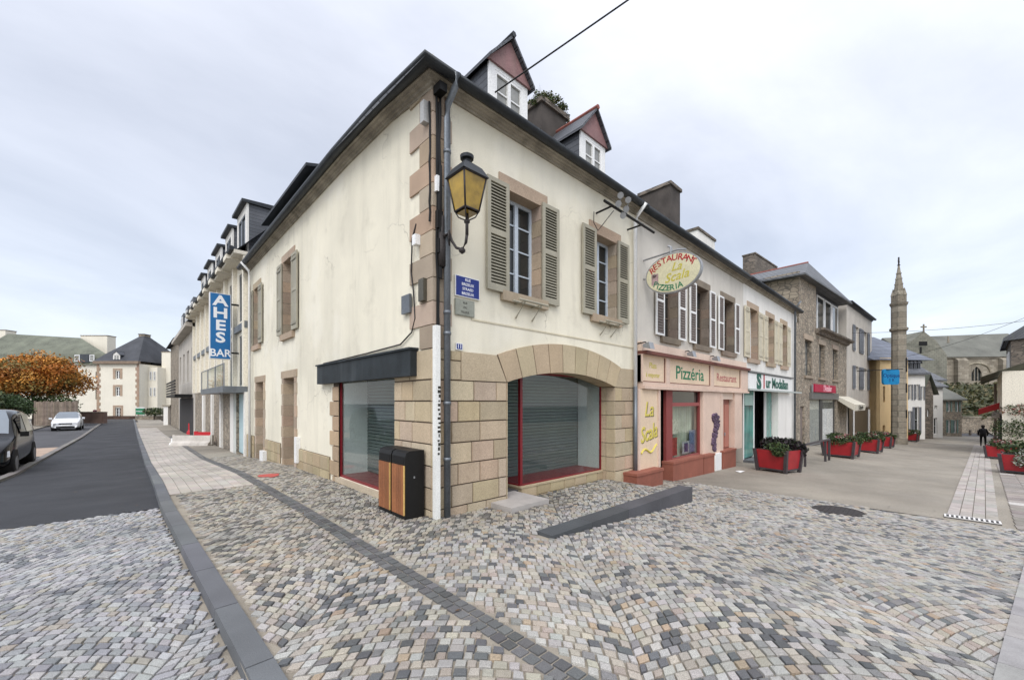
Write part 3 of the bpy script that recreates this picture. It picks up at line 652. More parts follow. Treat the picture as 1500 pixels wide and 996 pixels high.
# ashlar base
mo = H.mb(); m = H.mb(); P = .022
def course(x0, x1, z0, z1, rnd=(.34, .56), end=None, xf=None, first=None, mm=None):
    mm = mm or m
    x = x0; k = 0
    while x < x1-.02:
        w = first if (k == 0 and first) else U(*rnd)
        if x1-(x+w) < .16: w = x1-x
        mm.chamfer(x+.007, x+w-.007, z0+.007, z1-.007, 0, P, .007, jit(random.choice([(1, 1, 1), (.95, .92, .90), (1.08, 1.05, 1.0), (.82, .79, .76), (.98, .88, .86), (1.0, .96, .85)]), .09)); x += w; k += 1
zc = [2.41, 1.965, 1.655, 1.345, 1.035, .72, .405, .09, -.23, -.55]
for i, (zt, zb) in enumerate(zip(zc, zc[1:])):
    if i == 0:
        m.chamfer(.03, .28, 2.26, 2.40, 0, P, .007, (1, 1, .95)); m.chamfer(.29, .47, 2.26, 2.40, 0, P, .007, (.95, .93, .82)); m.chamfer(.03, .47, 1.972, 2.25, 0, P, .007, (1, .98, .92))
        m.add([(x, y, z) for y in (0, -P) for x, z in ((.48, 1.972), (XA0-.0, 1.972), (XE0-.01, 2.40), (.48, 2.40))], [(4, 5, 6, 7), (0, 1, 5, 4), (1, 2, 6, 5), (2, 3, 7, 6), (3, 0, 4, 7)], (1.02, 1, .95))
        m.add([(x, y, z) for y in (0, -P) for x, z in ((XA1+.0, 1.972), (WX1-.02, 1.972), (WX1-.02, 2.40), (XE1+.01, 2.40))], [(4, 5, 6, 7), (0, 1, 5, 4), (1, 2, 6, 5), (2, 3, 7, 6), (3, 0, 4, 7)], (.95, .93, .88))
    else:
        course(.0, XA0, zb, zt, first=[.3, .2, .42][i % 3]); course(XA1, WX1-.02, zb, zt, (.3, .48), first=[.42, .28][i % 2])
mo.box(0, XA0, -.001, .02, -.6, 2.4); mo.box(XA1, WX1, -.001, .02, -.6, 2.4)
ml = H.mb('L'); mj = H.mb('L')
for i, (zt, zb) in enumerate(zip(zc[1:], zc[2:])):
    x1 = LS[1]
    course(x1, 0-.02, zb, zt, (.28, .5), mm=ml, first=[.26, .36, .18][i % 3])
    w = .50 if i % 2 else .34
    mj.chamfer(LS[0]-w, LS[0]-.006, zb+.007, zt-.007, 0, P, .007, jit((.92, .80, .72), .08))
ml.chamfer(-.62, -.02, 1.972, 2.40, 0, P, .007, (.98, .96, .9)); ml.chamfer(LS[1]+.01, -.64, 1.972, 2.06, 0, P, .007, (.98, .96, .9))
# corner stones: rounded edge
for i, (zt, zb) in enumerate(zip(zc, zc[1:])): m.hexa([(-P, -P, zb+.007), (.02, -P, zb+.007), (.02, .0, zb+.007), (-P, .02, zb+.007), (-P, -P, zt-.007), (.02, -P, zt-.007), (.02, 0, zt-.007), (-P, .02, zt-.007)], jit((1, .97, .9), .05))
m.box(-P+.006, 0, -P+.006, .06, -.5, 2.4, (.3, .25, .2))
# reveals of the arch
for xa, s in ((XA0, 1), (XA1, -1)):
    for zt, zb in zip(zc[1:], zc[2:]):
        a, b = (xa-.001, xa+.02) if s == 1 else (xa-.02, xa+.001)
        m.box(a, b, -P+.001, .2, zb+.006, zt-.006, jit((1, .97, .9), .06)); m.box(a, b, .21, .40, zb+.006, zt-.006, jit((.96, .92, .86), .06))
# display window base
for k, (zb, zt) in enumerate(((-.45, -.12), (-.115, .06))):
    x = 2.06
    while x < XA1-.05:
        w = min(U(.34, .5), XA1-.021-x); m.chamfer(x+.006, x+w-.006, zb, zt, .30, .02, .006, jit((.95, .92, .8), .08)); x += w
    ml2 = m; m.box(2.045, 2.06, .285, .95, zb+.003, zt-.003, (.8, .78, .68))
m.box(2.03, XA1-.022, .27, 1.0, .062, .095, (1.02, 1, .9))
m.build('ashlar_base', m_ashlar, rt); ml.build('side_ashlar_base', m_ashlar, rt); mj.build('window_jamb', m_ashlar, rt)
ml = H.mb('L'); ml.box(LS[1], 0, -.006, .02, -.6, 2.38); ml.box(LS[0]-.3, LS[0], -.006, .02, -.6, 2.05); o = ml.build('side_mortar_bed', m_mortar, rt)
mo.build('mortar_bed', m_mortar, rt)
# arch ring
m = H.mb(); nv = 9
def ap(f, inner):
    if inner: x = XA0+(XA1-XA0)*f; return x, arc_z(x, XA0, XA1, ZSP, RISE)
    x = XE0+(XE1-XE0)*f; return x, arc_z(x, XE0, XE1, ZTOP, RISE2)
for i in range(nv):
    a, b = i/nv, (i+1)/nv; g = .0025; c = jit((1, .97, .88), .07)
    poly = [ap(a+g, 1), ap((a+b)/2, 1), ap(b-g, 1), ap(b-g, 0), ap((a+b)/2, 0), ap(a+g, 0)]
    m.prism(poly, -.03, .40, c)
m.build('arch_ring', m_ashlar, rt)
m = H.mb()
for i in range(nv*2):
    a, b = i/nv/2, (i+1)/nv/2; q0, q1, q2, q3 = ap(a, 1), ap(b, 1), ap(b, 0), ap(a, 0)
    m.add([(q0[0], .38, q0[1]+.006), (q1[0], .38, q1[1]+.006), (q1[0], -.02, q1[1]+.006), (q0[0], -.02, q0[1]+.006), (q3[0], -.02, q3[1]-.004), (q2[0], -.02, q2[1]-.004)], [(0, 1, 2, 3), (3, 2, 5, 4)])
m.build('arch_mortar', m_mortar, rt)
# shop: arched side
m = H.mb(); yg = .36; xs0 = 2.12; yb = 1.0
m.box(xs0-.06, XA1-.02, yg-.03, yb, .096, .125); m.box(xs0-.06, xs0, yg-.04, yg+.02, .125, 2.3)                 # sill and corner post
m.box(XA0+.0, XA0+.07, .06, .13, .03, 2.1); m.box(XA0+.075, XA0+.15, .30, .36, .035, 2.2)
m.box(XA0+.02, xs0-.06, .34, .39, 2.07, 2.14); m.box(xs0, XA1-.02, yg-.03, yg+.01, 2.16, 2.2)
m.box(XA1-.045, XA1-.021, yg-.03, yg+.01, .125, 2.1)
m.build('shop_frame', m_red, rt)
m = H.mb(); m.quad((xs0, yg-.006, .125), (XA1-.045, yg-.006, .125), (XA1-.045, yg-.006, 2.16), (xs0, yg-.006, 2.16)); m.quad((xs0-.03, yb, .125), (xs0-.03, yg+.02, .125), (xs0-.03, yg+.02, 2.3), (xs0-.03, yb, 2.3)); m.build('shop_glass', m_glass, rt)
m = H.mb(); z = .13
while z < 2.35:
    m.hexa([(XA0+.5, yb, z), (XA1-.03, yb, z), (XA1-.03, yb+.02, z), (XA0+.5, yb+.02, z), (XA0+.5, yb-.012, z+.055), (XA1-.03, yb-.012, z+.055), (XA1-.03, yb+.02, z+.062), (XA0+.5, yb+.02, z+.062)], jit((1, 1, 1), .04)); z += .068
m.build('roller_shutter', m_roller, rt)
m = H.mb(); m.box(XA1-.03, XA1-.022, yg, yb-.02, .125, 2.3); m.build('display_side_panel', m_pale, rt)
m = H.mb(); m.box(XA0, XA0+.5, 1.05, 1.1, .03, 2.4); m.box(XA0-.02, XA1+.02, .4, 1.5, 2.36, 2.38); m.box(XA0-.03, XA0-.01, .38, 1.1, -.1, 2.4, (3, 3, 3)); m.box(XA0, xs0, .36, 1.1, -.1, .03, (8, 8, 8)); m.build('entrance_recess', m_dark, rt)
m = H.mb(); m.box(XA0+.16, xs0-.08, 1.0, 1.04, .04, 2.2); dd = m.build('entrance_door', m_red, rt)
m = H.mb(); m.box(XA0+.26, xs0-.18, .985, .998, .5, 2.1); m.build('pane', m_pane, dd)
# shop: side window
m = H.mb('L'); a, b = LS[0], LS[1]; yb2 = .6
z = .16
m.box(a, b, .02, .06, .10, .15); m.box(a, a+.03, .02, .06, .15, 2.05); m.box(b-.03, b, .02, .06, .15, 2.05); m.box(a, b, .06, yb2, .11, .14)
m.build('side_shop_frame', m_red, rt)
m = H.mb('L'); m.quad((a+.03, .04, .15), (b-.03, .04, .15), (b-.03, .04, 2.05), (a+.03, .04, 2.05)); m.build('side_shop_glass', m_glass, rt)
m = H.mb('L')
while z < 2.1:
    m.hexa([(a+.0, yb2, z), (b, yb2, z), (b, yb2+.02, z), (a, yb2+.02, z), (a, yb2-.012, z+.055), (b, yb2-.012, z+.055), (b, yb2+.02, z+.062), (a, yb2+.02, z+.062)], jit((.85, .85, .85), .05)); z += .068
m.build('side_roller_shutter', m_roller, rt)
m = H.mb('L'); m.box(a-.01, a+.005, .06, yb2, .14, 2.1); m.build('side_display_panel', m_pale, rt)
m = H.mb('L'); m.box(a-.05, b+.02, -.07, .0, .0, .095); m.build('side_shop_sill', m_ashlar, rt)
m = H.mb('L'); m.box(LX(465, -.12), LX(602, -.12), -.13, -.002, 2.03, 2.42); m.box(LX(465, -.12)-.02, LX(602, -.12)+.02, -.16, -.002, 2.42, 2.45); m.build('fascia_board', m_fascia, rt)
# cornice, gutter, roof
def path(o=0):
    return [(0, -LEND, -1, 0, .25+o), (0, 6, -1, 0, .25+o), (0, 3, -1, 0, .24+o), (0, 1.2, -1, 0, .17+o), (0, 0, -1, -1, .0+o), (1.5, 0, 0, -1, 0+o), (WX1, 0, 0, -1, 0+o)]
m = H.mb()
m.sweep([(0, 6.07), (.035, 6.07), (.04, 6.10), (.075, 6.105), (.085, 6.135), (.13, 6.14), (.15, 6.165), (.18, 6.17), (.18, 6.20), (0, 6.20)], path(0))
m.build('cornice', m_corn, rt)
m = H.mb(); gp = [(.265+.085*cos(a), 6.225+.085*sin(a)) for a in [pi+i*pi/8 for i in range(9)]]; gp = [(x+.0, z) for x, z in gp]
m.sweep(gp, path(0)); m.build('gutter', m_gutter, rt, True)
m = H.mb(); E = .33; zr = 9.0; A = (-E, -LEND, 6.47); A2 = (-E, 3, 6.46); B = (-E, -E, 6.22); C_ = (WX1, -E, 6.22); R1 = (3.3, -LEND, zr+.1); R2 = (3.3, 3.3, zr); R3 = (WX1, 3.3, zr)
bk = 7.0
m.add([A, A2, B, C_, R1, R2, R3, (bk, -LEND, 6.2), (bk, bk, 6.2), (WX1, bk, 6.2)], [(0, 1, 5, 4), (1, 2, 5), (2, 3, 6, 5), (4, 5, 8, 7), (5, 6, 9, 8)])
m.add([(x, y, z-.05) for x, y, z in (A, A2, B, C_)]+[A, A2, B, C_], [(0, 1, 5, 4), (1, 2, 6, 5), (2, 3, 7, 6)])
m.build('roof', m_slate_roof, rt)
m = H.mb(); m.quad((0, -LEND, -.6), (bk, -LEND, -.6), (bk, -LEND, 6.5), (0, -LEND, 6.5)); m.quad((bk, -LEND, -.6), (bk, 3, -.6), (bk, 3, 6.2), (bk, -LEND, 6.2)); m.build('back_walls', m_plaster, rt)
def dormer(th, x0, x1, yf, zb, ze, za, depth=2.6, side=m_slate, front=m_whitepaint, gable=m_gable, ridge=m_ridge, xf=None, win=True):
    m = th.mb(xf); m.box(x0, x1, yf, yf+depth, zb, ze); m.build('dormer_cheeks', side, th.root)
    m = th.mb(xf); fw = .13; m.box(x0-.01, x0+fw, yf-.04, yf-.001, zb, ze); m.box(x1-fw, x1+.01, yf-.04, yf-.001, zb, ze); m.box(x0+fw, x1-fw, yf-.04, yf-.001, ze-.08, ze); m.build('dormer_front', front, th.root)
    if win: window(th, x0+fw, x1-fw, zb+.1, ze-.08, yf-.035, front, m_panecurt, 2, 1, .05, xf, 'dormer_window')
    xm = (x0+x1)/2; o = .10
    m = th.mb(xf); m.prism([(x0-o+.03, ze), (x1+o-.03, ze), (xm, za-.03)], yf-.08, yf-.04); m.build('gable_board', gable, th.root)
    m = th.mb(xf)
    for s in (-1, 1):
        e = xm+s*((x1-x0)/2+o)
        m.hexa([(e, yf-.16, ze-.04), (xm, yf-.16, za), (xm, yf+depth, za), (e, yf+depth, ze-.04), (e, yf-.16, ze+.02), (xm, yf-.16, za+.06), (xm, yf+depth, za+.06), (e, yf+depth, ze+.02)])
    m.build('dormer_roof', m_slate, th.root)
    m = th.mb(xf); m.tube([(xm, yf-.18, za+.05), (xm, yf+depth, za+.05)], .055, 6); m.build('ridge_tiles', ridge, th.root)
yd = .55
dormer(H, FR.x(715, yd), FR.x(770, yd), yd, 6.8, 7.68, 8.30, ridge=m_gutter)
dormer(H, FR.x(849, yd), FR.x(884, yd), yd, 6.8, 7.68, 8.32)
def chimney(th, x0, x1, y0, y1, zb, zt, mat, cap=m_rubble_dark, xf=None):
    m = th.mb(xf); m.box(x0, x1, y0, y1, zb, zt); m.build('chimney', mat, th.root)
    m = th.mb(xf); m.box(x0-.06, x1+.06, y0-.06, y1+.06, zt, zt+.12); m.build('chimney_cap', cap, th.root)
m_chim = M('sooty chimney render', (.085, .072, .062), .9, .3, 2, .3, 50, stain=.6, stain_col=(.05, .045, .04), streak=4)
chimney(H, 4.05, 4.98, 1.6, 2.45, 7, 8.85, m_chim)
chx, chy, chz = 4.52, 2.02, 8.96
# long shed dormer on the side-street slope
m = H.mb('L'); a, b = LX(398, .55), LX(462, .55); m.box(a, b, .55, 2.6, 6.7, 7.92); m.build('shed_dormer_walls', m_slate, rt)
m = H.mb('L'); m.hexa([(a-.2, .25, 7.90), (b+.2, .25, 7.90), (b+.2, 2.9, 8.65), (a-.2, 2.9, 8.65), (a-.2, .25, 7.98), (b+.2, .25, 7.98), (b+.2, 2.9, 8.73), (a-.2, 2.9, 8.73)]); m.build('shed_dormer_roof', m_gutter, rt)
for i in range(3):
    w = (b-a-.2)/3; window(H, a+.1+i*w+.08, a+.1+(i+1)*w-.08, 7.0, 7.82, .50, m_bluewin, m_pane, 2, 0, .05, 'L', 'dormer_window')
# pipes and cables on the corner
m = H.mb(); px_ = .17; m.tube([(px_, -.36, 6.2), (px_, -.30, 6.05), (px_, -.12, 5.9), (px_, -.10, 5.7), (px_, -.10, -.02)], .048, 10)
for z in (5.2, 4.0, 2.9, 2.6, 1.6, .8): m.tube([(px_, -.10, z), (px_, -.10, z+.05)], .056, 10)
m.build('downpipe', m_zinc, rt, True)
m = H.mb()
for k, (xx, yy, za, zb_) in enumerate(((.03, -.05, 2.5, 6.1), (.055, -.055, 2.6, 5.9), (.08, -.05, 3.5, 6.0), (-.045, .02, 4.2, 5.9))):
    pts = [(xx+U(-.008, .008), yy+U(-.006, .004), za+(zb_-za)*i/12) for i in range(13)]; m.tube(pts, .016, 6)
m.tube([(.07, -.07, 3.4), (.06, -.08, 4.4), (.07, -.07, 5.0)], .03, 6); m.box(-.02, .10, -.20, -.035, 5.98, 6.1); m.box(.01, .10, -.10, -.035, 4.1, 4.35); m.box(.02, .09, -.11, -.04, 3.75, 3.95)  # black wrap thickens the cables and paints in the shadow under the eave
m.build('cables_and_eave_shade', m_black, rt)
m = H.mb(); m.box(-.03, .045, -.115, -.03, -.03, 2.72, (.95, .95, .92)); cg = m.build('cable_guard', m_whitepaint, rt)
m = H.mb(); z = .9
for k in range(16): m.box(.0+U(-.01, .015), .03+U(0, .02), -.1175, -.1152, z, z+U(.02, .05)); z += .062
m.build('scribble', t_dark, cg)
for q_, c_ in (((.0, .07, -.09, -.03, 4.62, 4.84), (1, 1, 1)), ((-.12, -.03, .06, .16, 5.62, 5.92), (.5, .5, .5)), ((-.11, -.03, .30, .40, 3.95, 4.1), (1, 1, 1))): m = H.mb(); m.box(*q_, c_); m.build('junction_box', m_whitepaint, rt)
m = H.mb(); m.box(-.07, -.03, .55, .80, 3.00, 3.28, (.9, .9, .9)); m.build('meter_box', m_zinc, rt)
m = H.mb(); m.box(-.09, -.03, .12, .26, 3.1, 3.42, (.6, .5, .35)); m.build('meter_box', m_zinc, rt)
m = H.mb('L'); m.tube([(-.42, -.03, 4.3), (-.5, -.05, 4.1), (-.55, -.04, 3.6), (-.48, -.04, 3.3), (-.45, -.03, 2.9), (-.55, -.03, 2.7), (-.9, -.03, 2.55), (-2.2, -.02, 2.52), (-3.4, -.02, 2.5), (-4.4, -.02, 2.49)], .012, 6); m.build('side_cable', m_iron, rt)
m = H.mb('L'); m.box(LX(434, -.05), LX(437, -.05), -.1, -.002, .1, .75); m.build('utility_box', m_whitepaint, rt)
m = H.mb('L'); m.box(LX(388), LX(393), -.15, -.03, -.25, .1); m.build('utility_box', m_whitepaint, rt)
m = H.mb('L'); xx = LX(366, -.1); m.tube([(xx, -.36, 6.45), (xx, -.14, 6.2), (xx, -.1, 6.0), (xx, -.1, -.4)], .045, 8); m.build('side_downpipe', m_whitepaint, rt, True)
m = H.mb(); xx = FR.x(932, -.1)-.02; m.tube([(xx, -.36, 6.2), (xx, -.16, 6.0), (xx, -.09, 5.85), (xx, -.09, 2.0)], .042, 10, (1, 1, 1), 0); m.tube([(xx, -.09, 2.0), (xx, -.09, -.33)], .047, 10, (1, 1, 1), 1); m.build('white_downpipe', [m_whitepaint, m_zinc], rt, True)
# grass on the chimney
m = MB(); pts = []
for _ in range(120):
    bx_, by_ = U(-.56, .54), U(-.5, .5); rr = U(.07, .14); pts += blobpts((bx_, by_, U(-.12, .12)+.18*(1-abs(bx_)*1.8)), (rr, rr, rr*.8), 55, .2)
leaves(m, pts, .026, [(.09, .13, .035), (.13, .15, .055), (.06, .085, .03), (.15, .13, .06)], .6)
for _ in range(160):
    x, y = U(-.5, .5), U(-.42, .42); h = U(.15, .4); m.add([(x, y, 0), (x+.015, y, 0), (x+U(-.12, .12), y+U(-.1, .1), h)], [(0, 1, 2)], jit((.12, .12, .05), .3))
tag(m.build('chimney_plants', m_leaf, loc=(chx, chy, chz)), 'tuft of grass and weeds sprouting over the top of the sooty chimney', 'plants')

# ------------------------------------------------------------------ signs and lamp on the corner house
def sign(name, label, x0, x1, z0, z1, y, mat, lines, size, tm, border=None, cat='sign'):
    t = Thing(name, label, cat, FR, x0, y, z0)
    m = t.mb(); m.box(x0, x1, y, y+.02, z0, z1); m.build('plate', border or mat, t.root)
    m = t.mb(); m.box(x0+.012, x1-.012, y-.003, y-.0005, z0+.012, z1-.012); m.build('enamel', mat, t.root)
    m = t.mb(); n = len(lines)
    for i, s in enumerate(lines): text(m, s, size, ((x0+x1)/2, y-.004, z1-(z1-z0)*(i+.75)/(n+.5)), ext=.001, bold=.01)
    m.build('lettering', tm, t.root); return t
x0, x1 = FR.x(667, -.03), FR.x(702.5, -.03)
sign('street_name_plate', 'blue enamel street name plate with white lettering beside the grey downpipe', x0, x1, FR.z(684, 437), FR.z(684, 407), -.03, m_navy, ['RUE', 'BRIZEUX', 'STRAED', 'BRIZEUX'], .058, t_white, m_whitepaint)
sign('stone_plaque', 'grey stone plaque directly under the blue street name plate', FR.x(667, -.03), FR.x(695, -.03), FR.z(681, 463.5), FR.z(681, 440), -.03, m_plate, ['RUE', 'DU', 'TILLEUL'], .045, t_dark, cat='plaque')
sign('house_number', 'small navy house number plate at the top of the ashlar', FR.x(668, -.03), FR.x(678, -.03), FR.z(673, 513), FR.z(673, 503), -.03, m_navy, ['11'], .085, t_white, m_whitepaint, 'house number')
L = at(684, 330, 5.42); L.z = 0
lt = empty('wall_lantern', (.10, -.12, 4.05), 0, 'black wrought iron wall lantern with amber glass on the house corner', 'street lamp')
lx, ly = L.x-.10, L.y+.12
def rel(z): return z-4.05
zl = [1.65+(588-v)/589*5.42 for v in (310, 262, 246, 236, 228)]
m = MB(); b0, b1 = .115, .185
def ring(c, w, z): return [(c[0]+sx*w, c[1]+sy*w, z) for sx, sy in ((-1, -1), (1, -1), (1, 1), (-1, 1))]
c0 = (lx, ly); gl = MB()
lo = ring(c0, b0, rel(zl[0])); hi = ring(c0, b1, rel(zl[1])+.0)
rot = Matrix.Rotation(radians(-2), 3, 'Z')
gl.add(lo+hi, [(0, 1, 5, 4), (1, 2, 6, 5), (2, 3, 7, 6), (3, 0, 4, 7)]); gl.add([(lx+(x-lx)*.9, ly+(y-ly)*.9, z-.03) for x, y, z in lo], [(3, 2, 1, 0)])
fr_ = MB()
for i in range(4):
    fr_.tube([lo[i], hi[i]], .013, 6); fr_.tube([lo[i], lo[(i+1) % 4]], .013, 6); fr_.tube([hi[i], hi[(i+1) % 4]], .018, 6)
fr_.lathe((lx, ly, rel(zl[1])), [(.0, -.005), (.1, -.005)], 8)
hood = MB(); r0 = ring(c0, b1+.028, rel(zl[1])); r1 = ring(c0, .145, rel(zl[1])+.13); r2 = ring(c0, .055, rel(zl[1])+.21)
hood.add(r0+r1+r2, [(0, 1, 5, 4), (1, 2, 6, 5), (2, 3, 7, 6), (3, 0, 4, 7), (4, 5, 9, 8), (5, 6, 10, 9), (6, 7, 11, 10), (7, 4, 8, 11), (8, 9, 10, 11), (3, 2, 1, 0)])
hood.lathe((lx, ly, rel(zl[1])+.2), [(.05, 0), (.05, .05), (.09, .06), (.095, .1), (.06, .11), (.05, .13), (.02, .14)], 14)
fr_.tube([(lx, ly, rel(zl[0])-.03), (lx, ly, rel(zl[0])-.32)], .022, 8)
for i in range(4):
    a = lo[i]; fr_.tube([a, ((a[0]+lx)/2*1.0+(a[0]-lx)*.2, (a[1]+ly)/2+(a[1]-ly)*.2, a[2]-.08), (lx, ly, a[2]-.13)], .009, 5)
fr_.lathe((lx, ly, rel(zl[0])-.15), [(.01, -.02), (.04, 0), (.04, .03), (.01, .05)], 10)
zb_ = rel(zl[0])-.42
fr_.tube([(lx, ly, rel(zl[0])-.3), (lx-.01, ly+.01, zb_-.0), (lx*.8, ly*.8, zb_-.07), (lx*.55, ly*.55, zb_-.02), (lx*.35, ly*.35, zb_+.1), (lx*.25, ly*.25, zb_+.22), (0, .02, zb_+.2), (-.02, .04, zb_+.05)], .02, 8)
fr_.lathe((lx*.8, ly*.8, zb_-.13), [(.01, 0), (.045, .03), (.045, .06), (.01, .09)], 10)
for r_ in (.10, .07):
    fr_.tube([(lx*.25+r_*cos(t)*.55, ly*.25+r_*cos(t)*.6, zb_+.15+r_*sin(t)) for t in [i*pi/7 for i in range(12)]], .012, 6)
fr_.tube([(-.01, .04, zb_-.2), (-.01, .04, zb_+.5)], .035, 6); fr_.box(-.06, .06, .0, .09, zb_-.22, zb_+.25)
fr_.build('bracket', m_iron, lt, True); hood.build('hood', m_gutter, lt); gl.build('lamp_glass', m_amber, lt)
# bins
def bin_(y0, label):
    t = empty('litter_bin', (-.21, y0+.2, G(0, y0)+.005), 0, label, 'bin', 'litter bins by the house corner'); m = MB(); d = .15; w = .195; h = .95
    prof = [(-d, .0), (d, 0), (d, h), (-d+.07, h), (-d+.02, h-.025), (-d, h-.08)]
    vs = [(x, y, z) for y in (-w, w) for x, z in prof]; n = len(prof)
    m.add(vs, [tuple(range(n)), tuple(range(2*n-1, n-1, -1))]+[(i, n+i, n+(i+1) % n, (i+1) % n) for i in range(n)])
    m.build('body', m_black, t)
    m = MB(); k = 5
    for i in range(k): m.box(-d-.018, -d-.001, -w+.025+i*(2*w-.05)/k+.002, -w+.025+(i+1)*(2*w-.05)/k-.002, .06, h-.2, jit((1, 1, 1), .15))
    m.build('wood_panel', m_wood, t)
    m = MB(); m.box(-d-.02, -d-.001, -w+.008, -w+.022, .06, h-.2); m.build('wood_edge', m_woodend, t)
    m = MB(); m.box(-d-.003, -d-.0005, -w+.04, w-.04, h-.17, h-.09, (.3, .3, .3)); m.build('slot', m_dark, t)
    m = MB(); m.lathe((0, 0, 0), [(.008, 0), (.008, .004)], 8); m.box(-.02, .0, -w-.004, -w-.0005, .56, .59, (1, 1, 1)); m.build('lock', m_tin, t)
bin_(.14, 'black litter bin with wood slat front nearest the white cable guard'); bin_(.56, 'black litter bin with wood slat front, the farther of the pair')

# ================================================================== PIZZERIA HOUSE
def ledge(m, x0, x1, y0, y1, z0, z1, c=(1, 1, 1), mi=0): m.box(x0, x1, y0, y1, z0, z1, c, mi)
def eaves(th, x0, x1, z, D=7, slope=.78, ridge_y=3.5, mat=None, corn=m_corn, gut=m_gutter, overh=.24, hip=(0, 0), zb=-1.2, wallm=None):
    m = th.mb(); m.sweep([(0, -.16), (.04, -.16), (.05, -.11), (.09, -.10), (.10, -.05), (.15, -.04), (.15, 0), (0, 0)], [(x0, 0, 0, -1, z), (x1, 0, 0, -1, z)]); m.build('cornice', corn, th.root)
    m = th.mb(); m.sweep([(overh-.02+.10*cos(pi+i*pi/6), .03+.11*sin(pi+i*pi/6)) for i in range(7)], [(x0, 0, 0, -1, z), (x1, 0, 0, -1, z)]); m.build('gutter', gut, th.root, True)
    zr = z+slope*(ridge_y+overh); m = th.mb()
    a, b, c, d = (x0-(.2 if hip[0] else 0), -overh, z+.02), (x1+(.2 if hip[1] else 0), -overh, z+.02), (x1-hip[1], ridge_y, zr), (x0+hip[0], ridge_y, zr); e, f = (x0, 2*ridge_y, z), (x1, 2*ridge_y, z)
    m.add([a, b, c, d, e, f], [(0, 1, 2, 3), (3, 2, 5, 4), (1, 5, 2), (4, 0, 3)]); m.add([a, b, (b[0], b[1], b[2]-.05), (a[0], a[1], a[2]-.05)], [(0, 3, 2, 1)])
    m.build('roof', mat or m_slate_roof, th.root)
    m = th.mb(); yb = 2*ridge_y
    for x in (x0, x1): m.add([(x, 0, zb), (x, yb, zb), (x, yb, z), (x, ridge_y, zr-.05 if not hip[0 if x == x0 else 1] else z), (x, 0, z)], [(0, 1, 2, 3, 4)])
    m.quad((x0, yb, zb), (x1, yb, zb), (x1, yb, z), (x0, yb, z)); m.build('gable_walls', wallm or m_grey_render, th.root)
PX0, PX1 = WX1+.01, FR.x(1088.5)
Pz = Thing('pizzeria_house', 'grey rendered house with brown shutters above a salmon pink pizzeria shopfront', 'house', FR, PX0, 0, -.4)
pr = Pz.root; ZE = 6.2
def WN(fr, u0, u1, v0, v1, um=None):
    um = um or (u0+u1)/2; return (fr.x(u0), fr.x(u1), fr.z(um, v1), fr.z(um, v0))
wz0, wz1 = 3.35, 5.12
pw = [(FR.x(970), FR.x(991)), (FR.x(1017), FR.x(1037)), (FR.x(1057.5), FR.x(1074))]
holes = [(a, b, wz0, wz1) for a, b in pw]
m = Pz.mb(); wall(m, PX0, PX1, 2.5, ZE+.02, holes, rev=.28); m.build('wall', M('pale grey render', (.62, .585, .52), .9, .14, .8, .2, 60, stain=.55, stain_col=(.26, .24, .2), streak=3), pr)
m_gbs = M('grey brown stone', (.24, .20, .16), .9, .2, 2, .3, 60)
for h in holes: m = Pz.mb(); stones_surround(m, *h, w=.15, lint=.2, course=.3, rev=.28); m.build('window_surround', m_gbs, pr)
for (a, b) in pw:
    window(Pz, a, b, wz0, wz1, .2, M('brown window', (.16, .12, .09), .6) if a == pw[0][0] else bpy.data.materials['brown window'], m_pane, 2, 2, .05)
    wd = .46
    for s in (0, 1):
        x0, x1 = (a-wd, a-.01) if s == 0 else (b+.01, b+wd)
        sh = Pz.mb(); fw = .05; y = -.08
        sh.box(x0, x0+fw, y, y+.035, wz0, wz1); sh.box(x1-fw, x1, y, y+.035, wz0, wz1)
        for z0_, z1_ in ((wz0, wz0+.05), ((wz0+wz1)/2-.03, (wz0+wz1)/2+.03), (wz1-.05, wz1)): sh.box(x0+fw, x1-fw, y, y+.035, z0_, z1_)
        nsl = 24
        for i in range(nsl):
            z = wz0+.05+(wz1-wz0-.1)*i/nsl; sh.box(x0+fw, x1-fw, y+.006, y+.02, z+.006, z+.055, (1, 1, 1), 1)
        sh.box(x0+fw, x1-fw, y+.022, y+.03, wz0+.05, wz1-.05, (.4, .4, .4), 1)
        sh.build('shutter', [m_whitepaint, m_brownshut], pr)
eaves(Pz, PX0, PX1, ZE, mat=m_slate_roof, slope=.66)
chimney(Pz, 11.5, 12.35, 1.9, 3.15, 6.5, 9.75, m_chim)
# shopfront
ys = -.16; fz = FR
def PXs(u): return FR.x(u, ys)
def PZs(u, v): return FR.z(u, v, ys)
zt = 3.02; zf0, zf1 = 2.02, 2.78
m = Pz.mb()
m.box(PX0+.02, PX1-.01, ys, 0, zf0, zf0+.10); m.box(PX0+.02, PX1-.01, ys, 0, zf1-.02, zf1+.0)
px = [PXs(936), PXs(941), PXs(976), PXs(981.5), PXs(1041.5), PXs(1046), PXs(1087)]
m.box(PX0+.02, px[1], ys-.001, 0, zf0+.1, zf1-.02); m.box(px[2], px[3], ys-.001, 0, zf0+.1, zf1-.02); m.box(px[4], px[5], ys-.001, 0, zf0+.1, zf1-.02); m.box(px[6]-.1, PX1-.01, ys-.001, 0, zf0+.1, zf1-.02)
m.box(PX0+.02, PX1-.01, ys-.05, 0, zf0-.07, zf0); m.box(PX0+.02, PX1-.01, -.12, 0, 2.86, 3.08, (1.08, 1.12, 1.12))
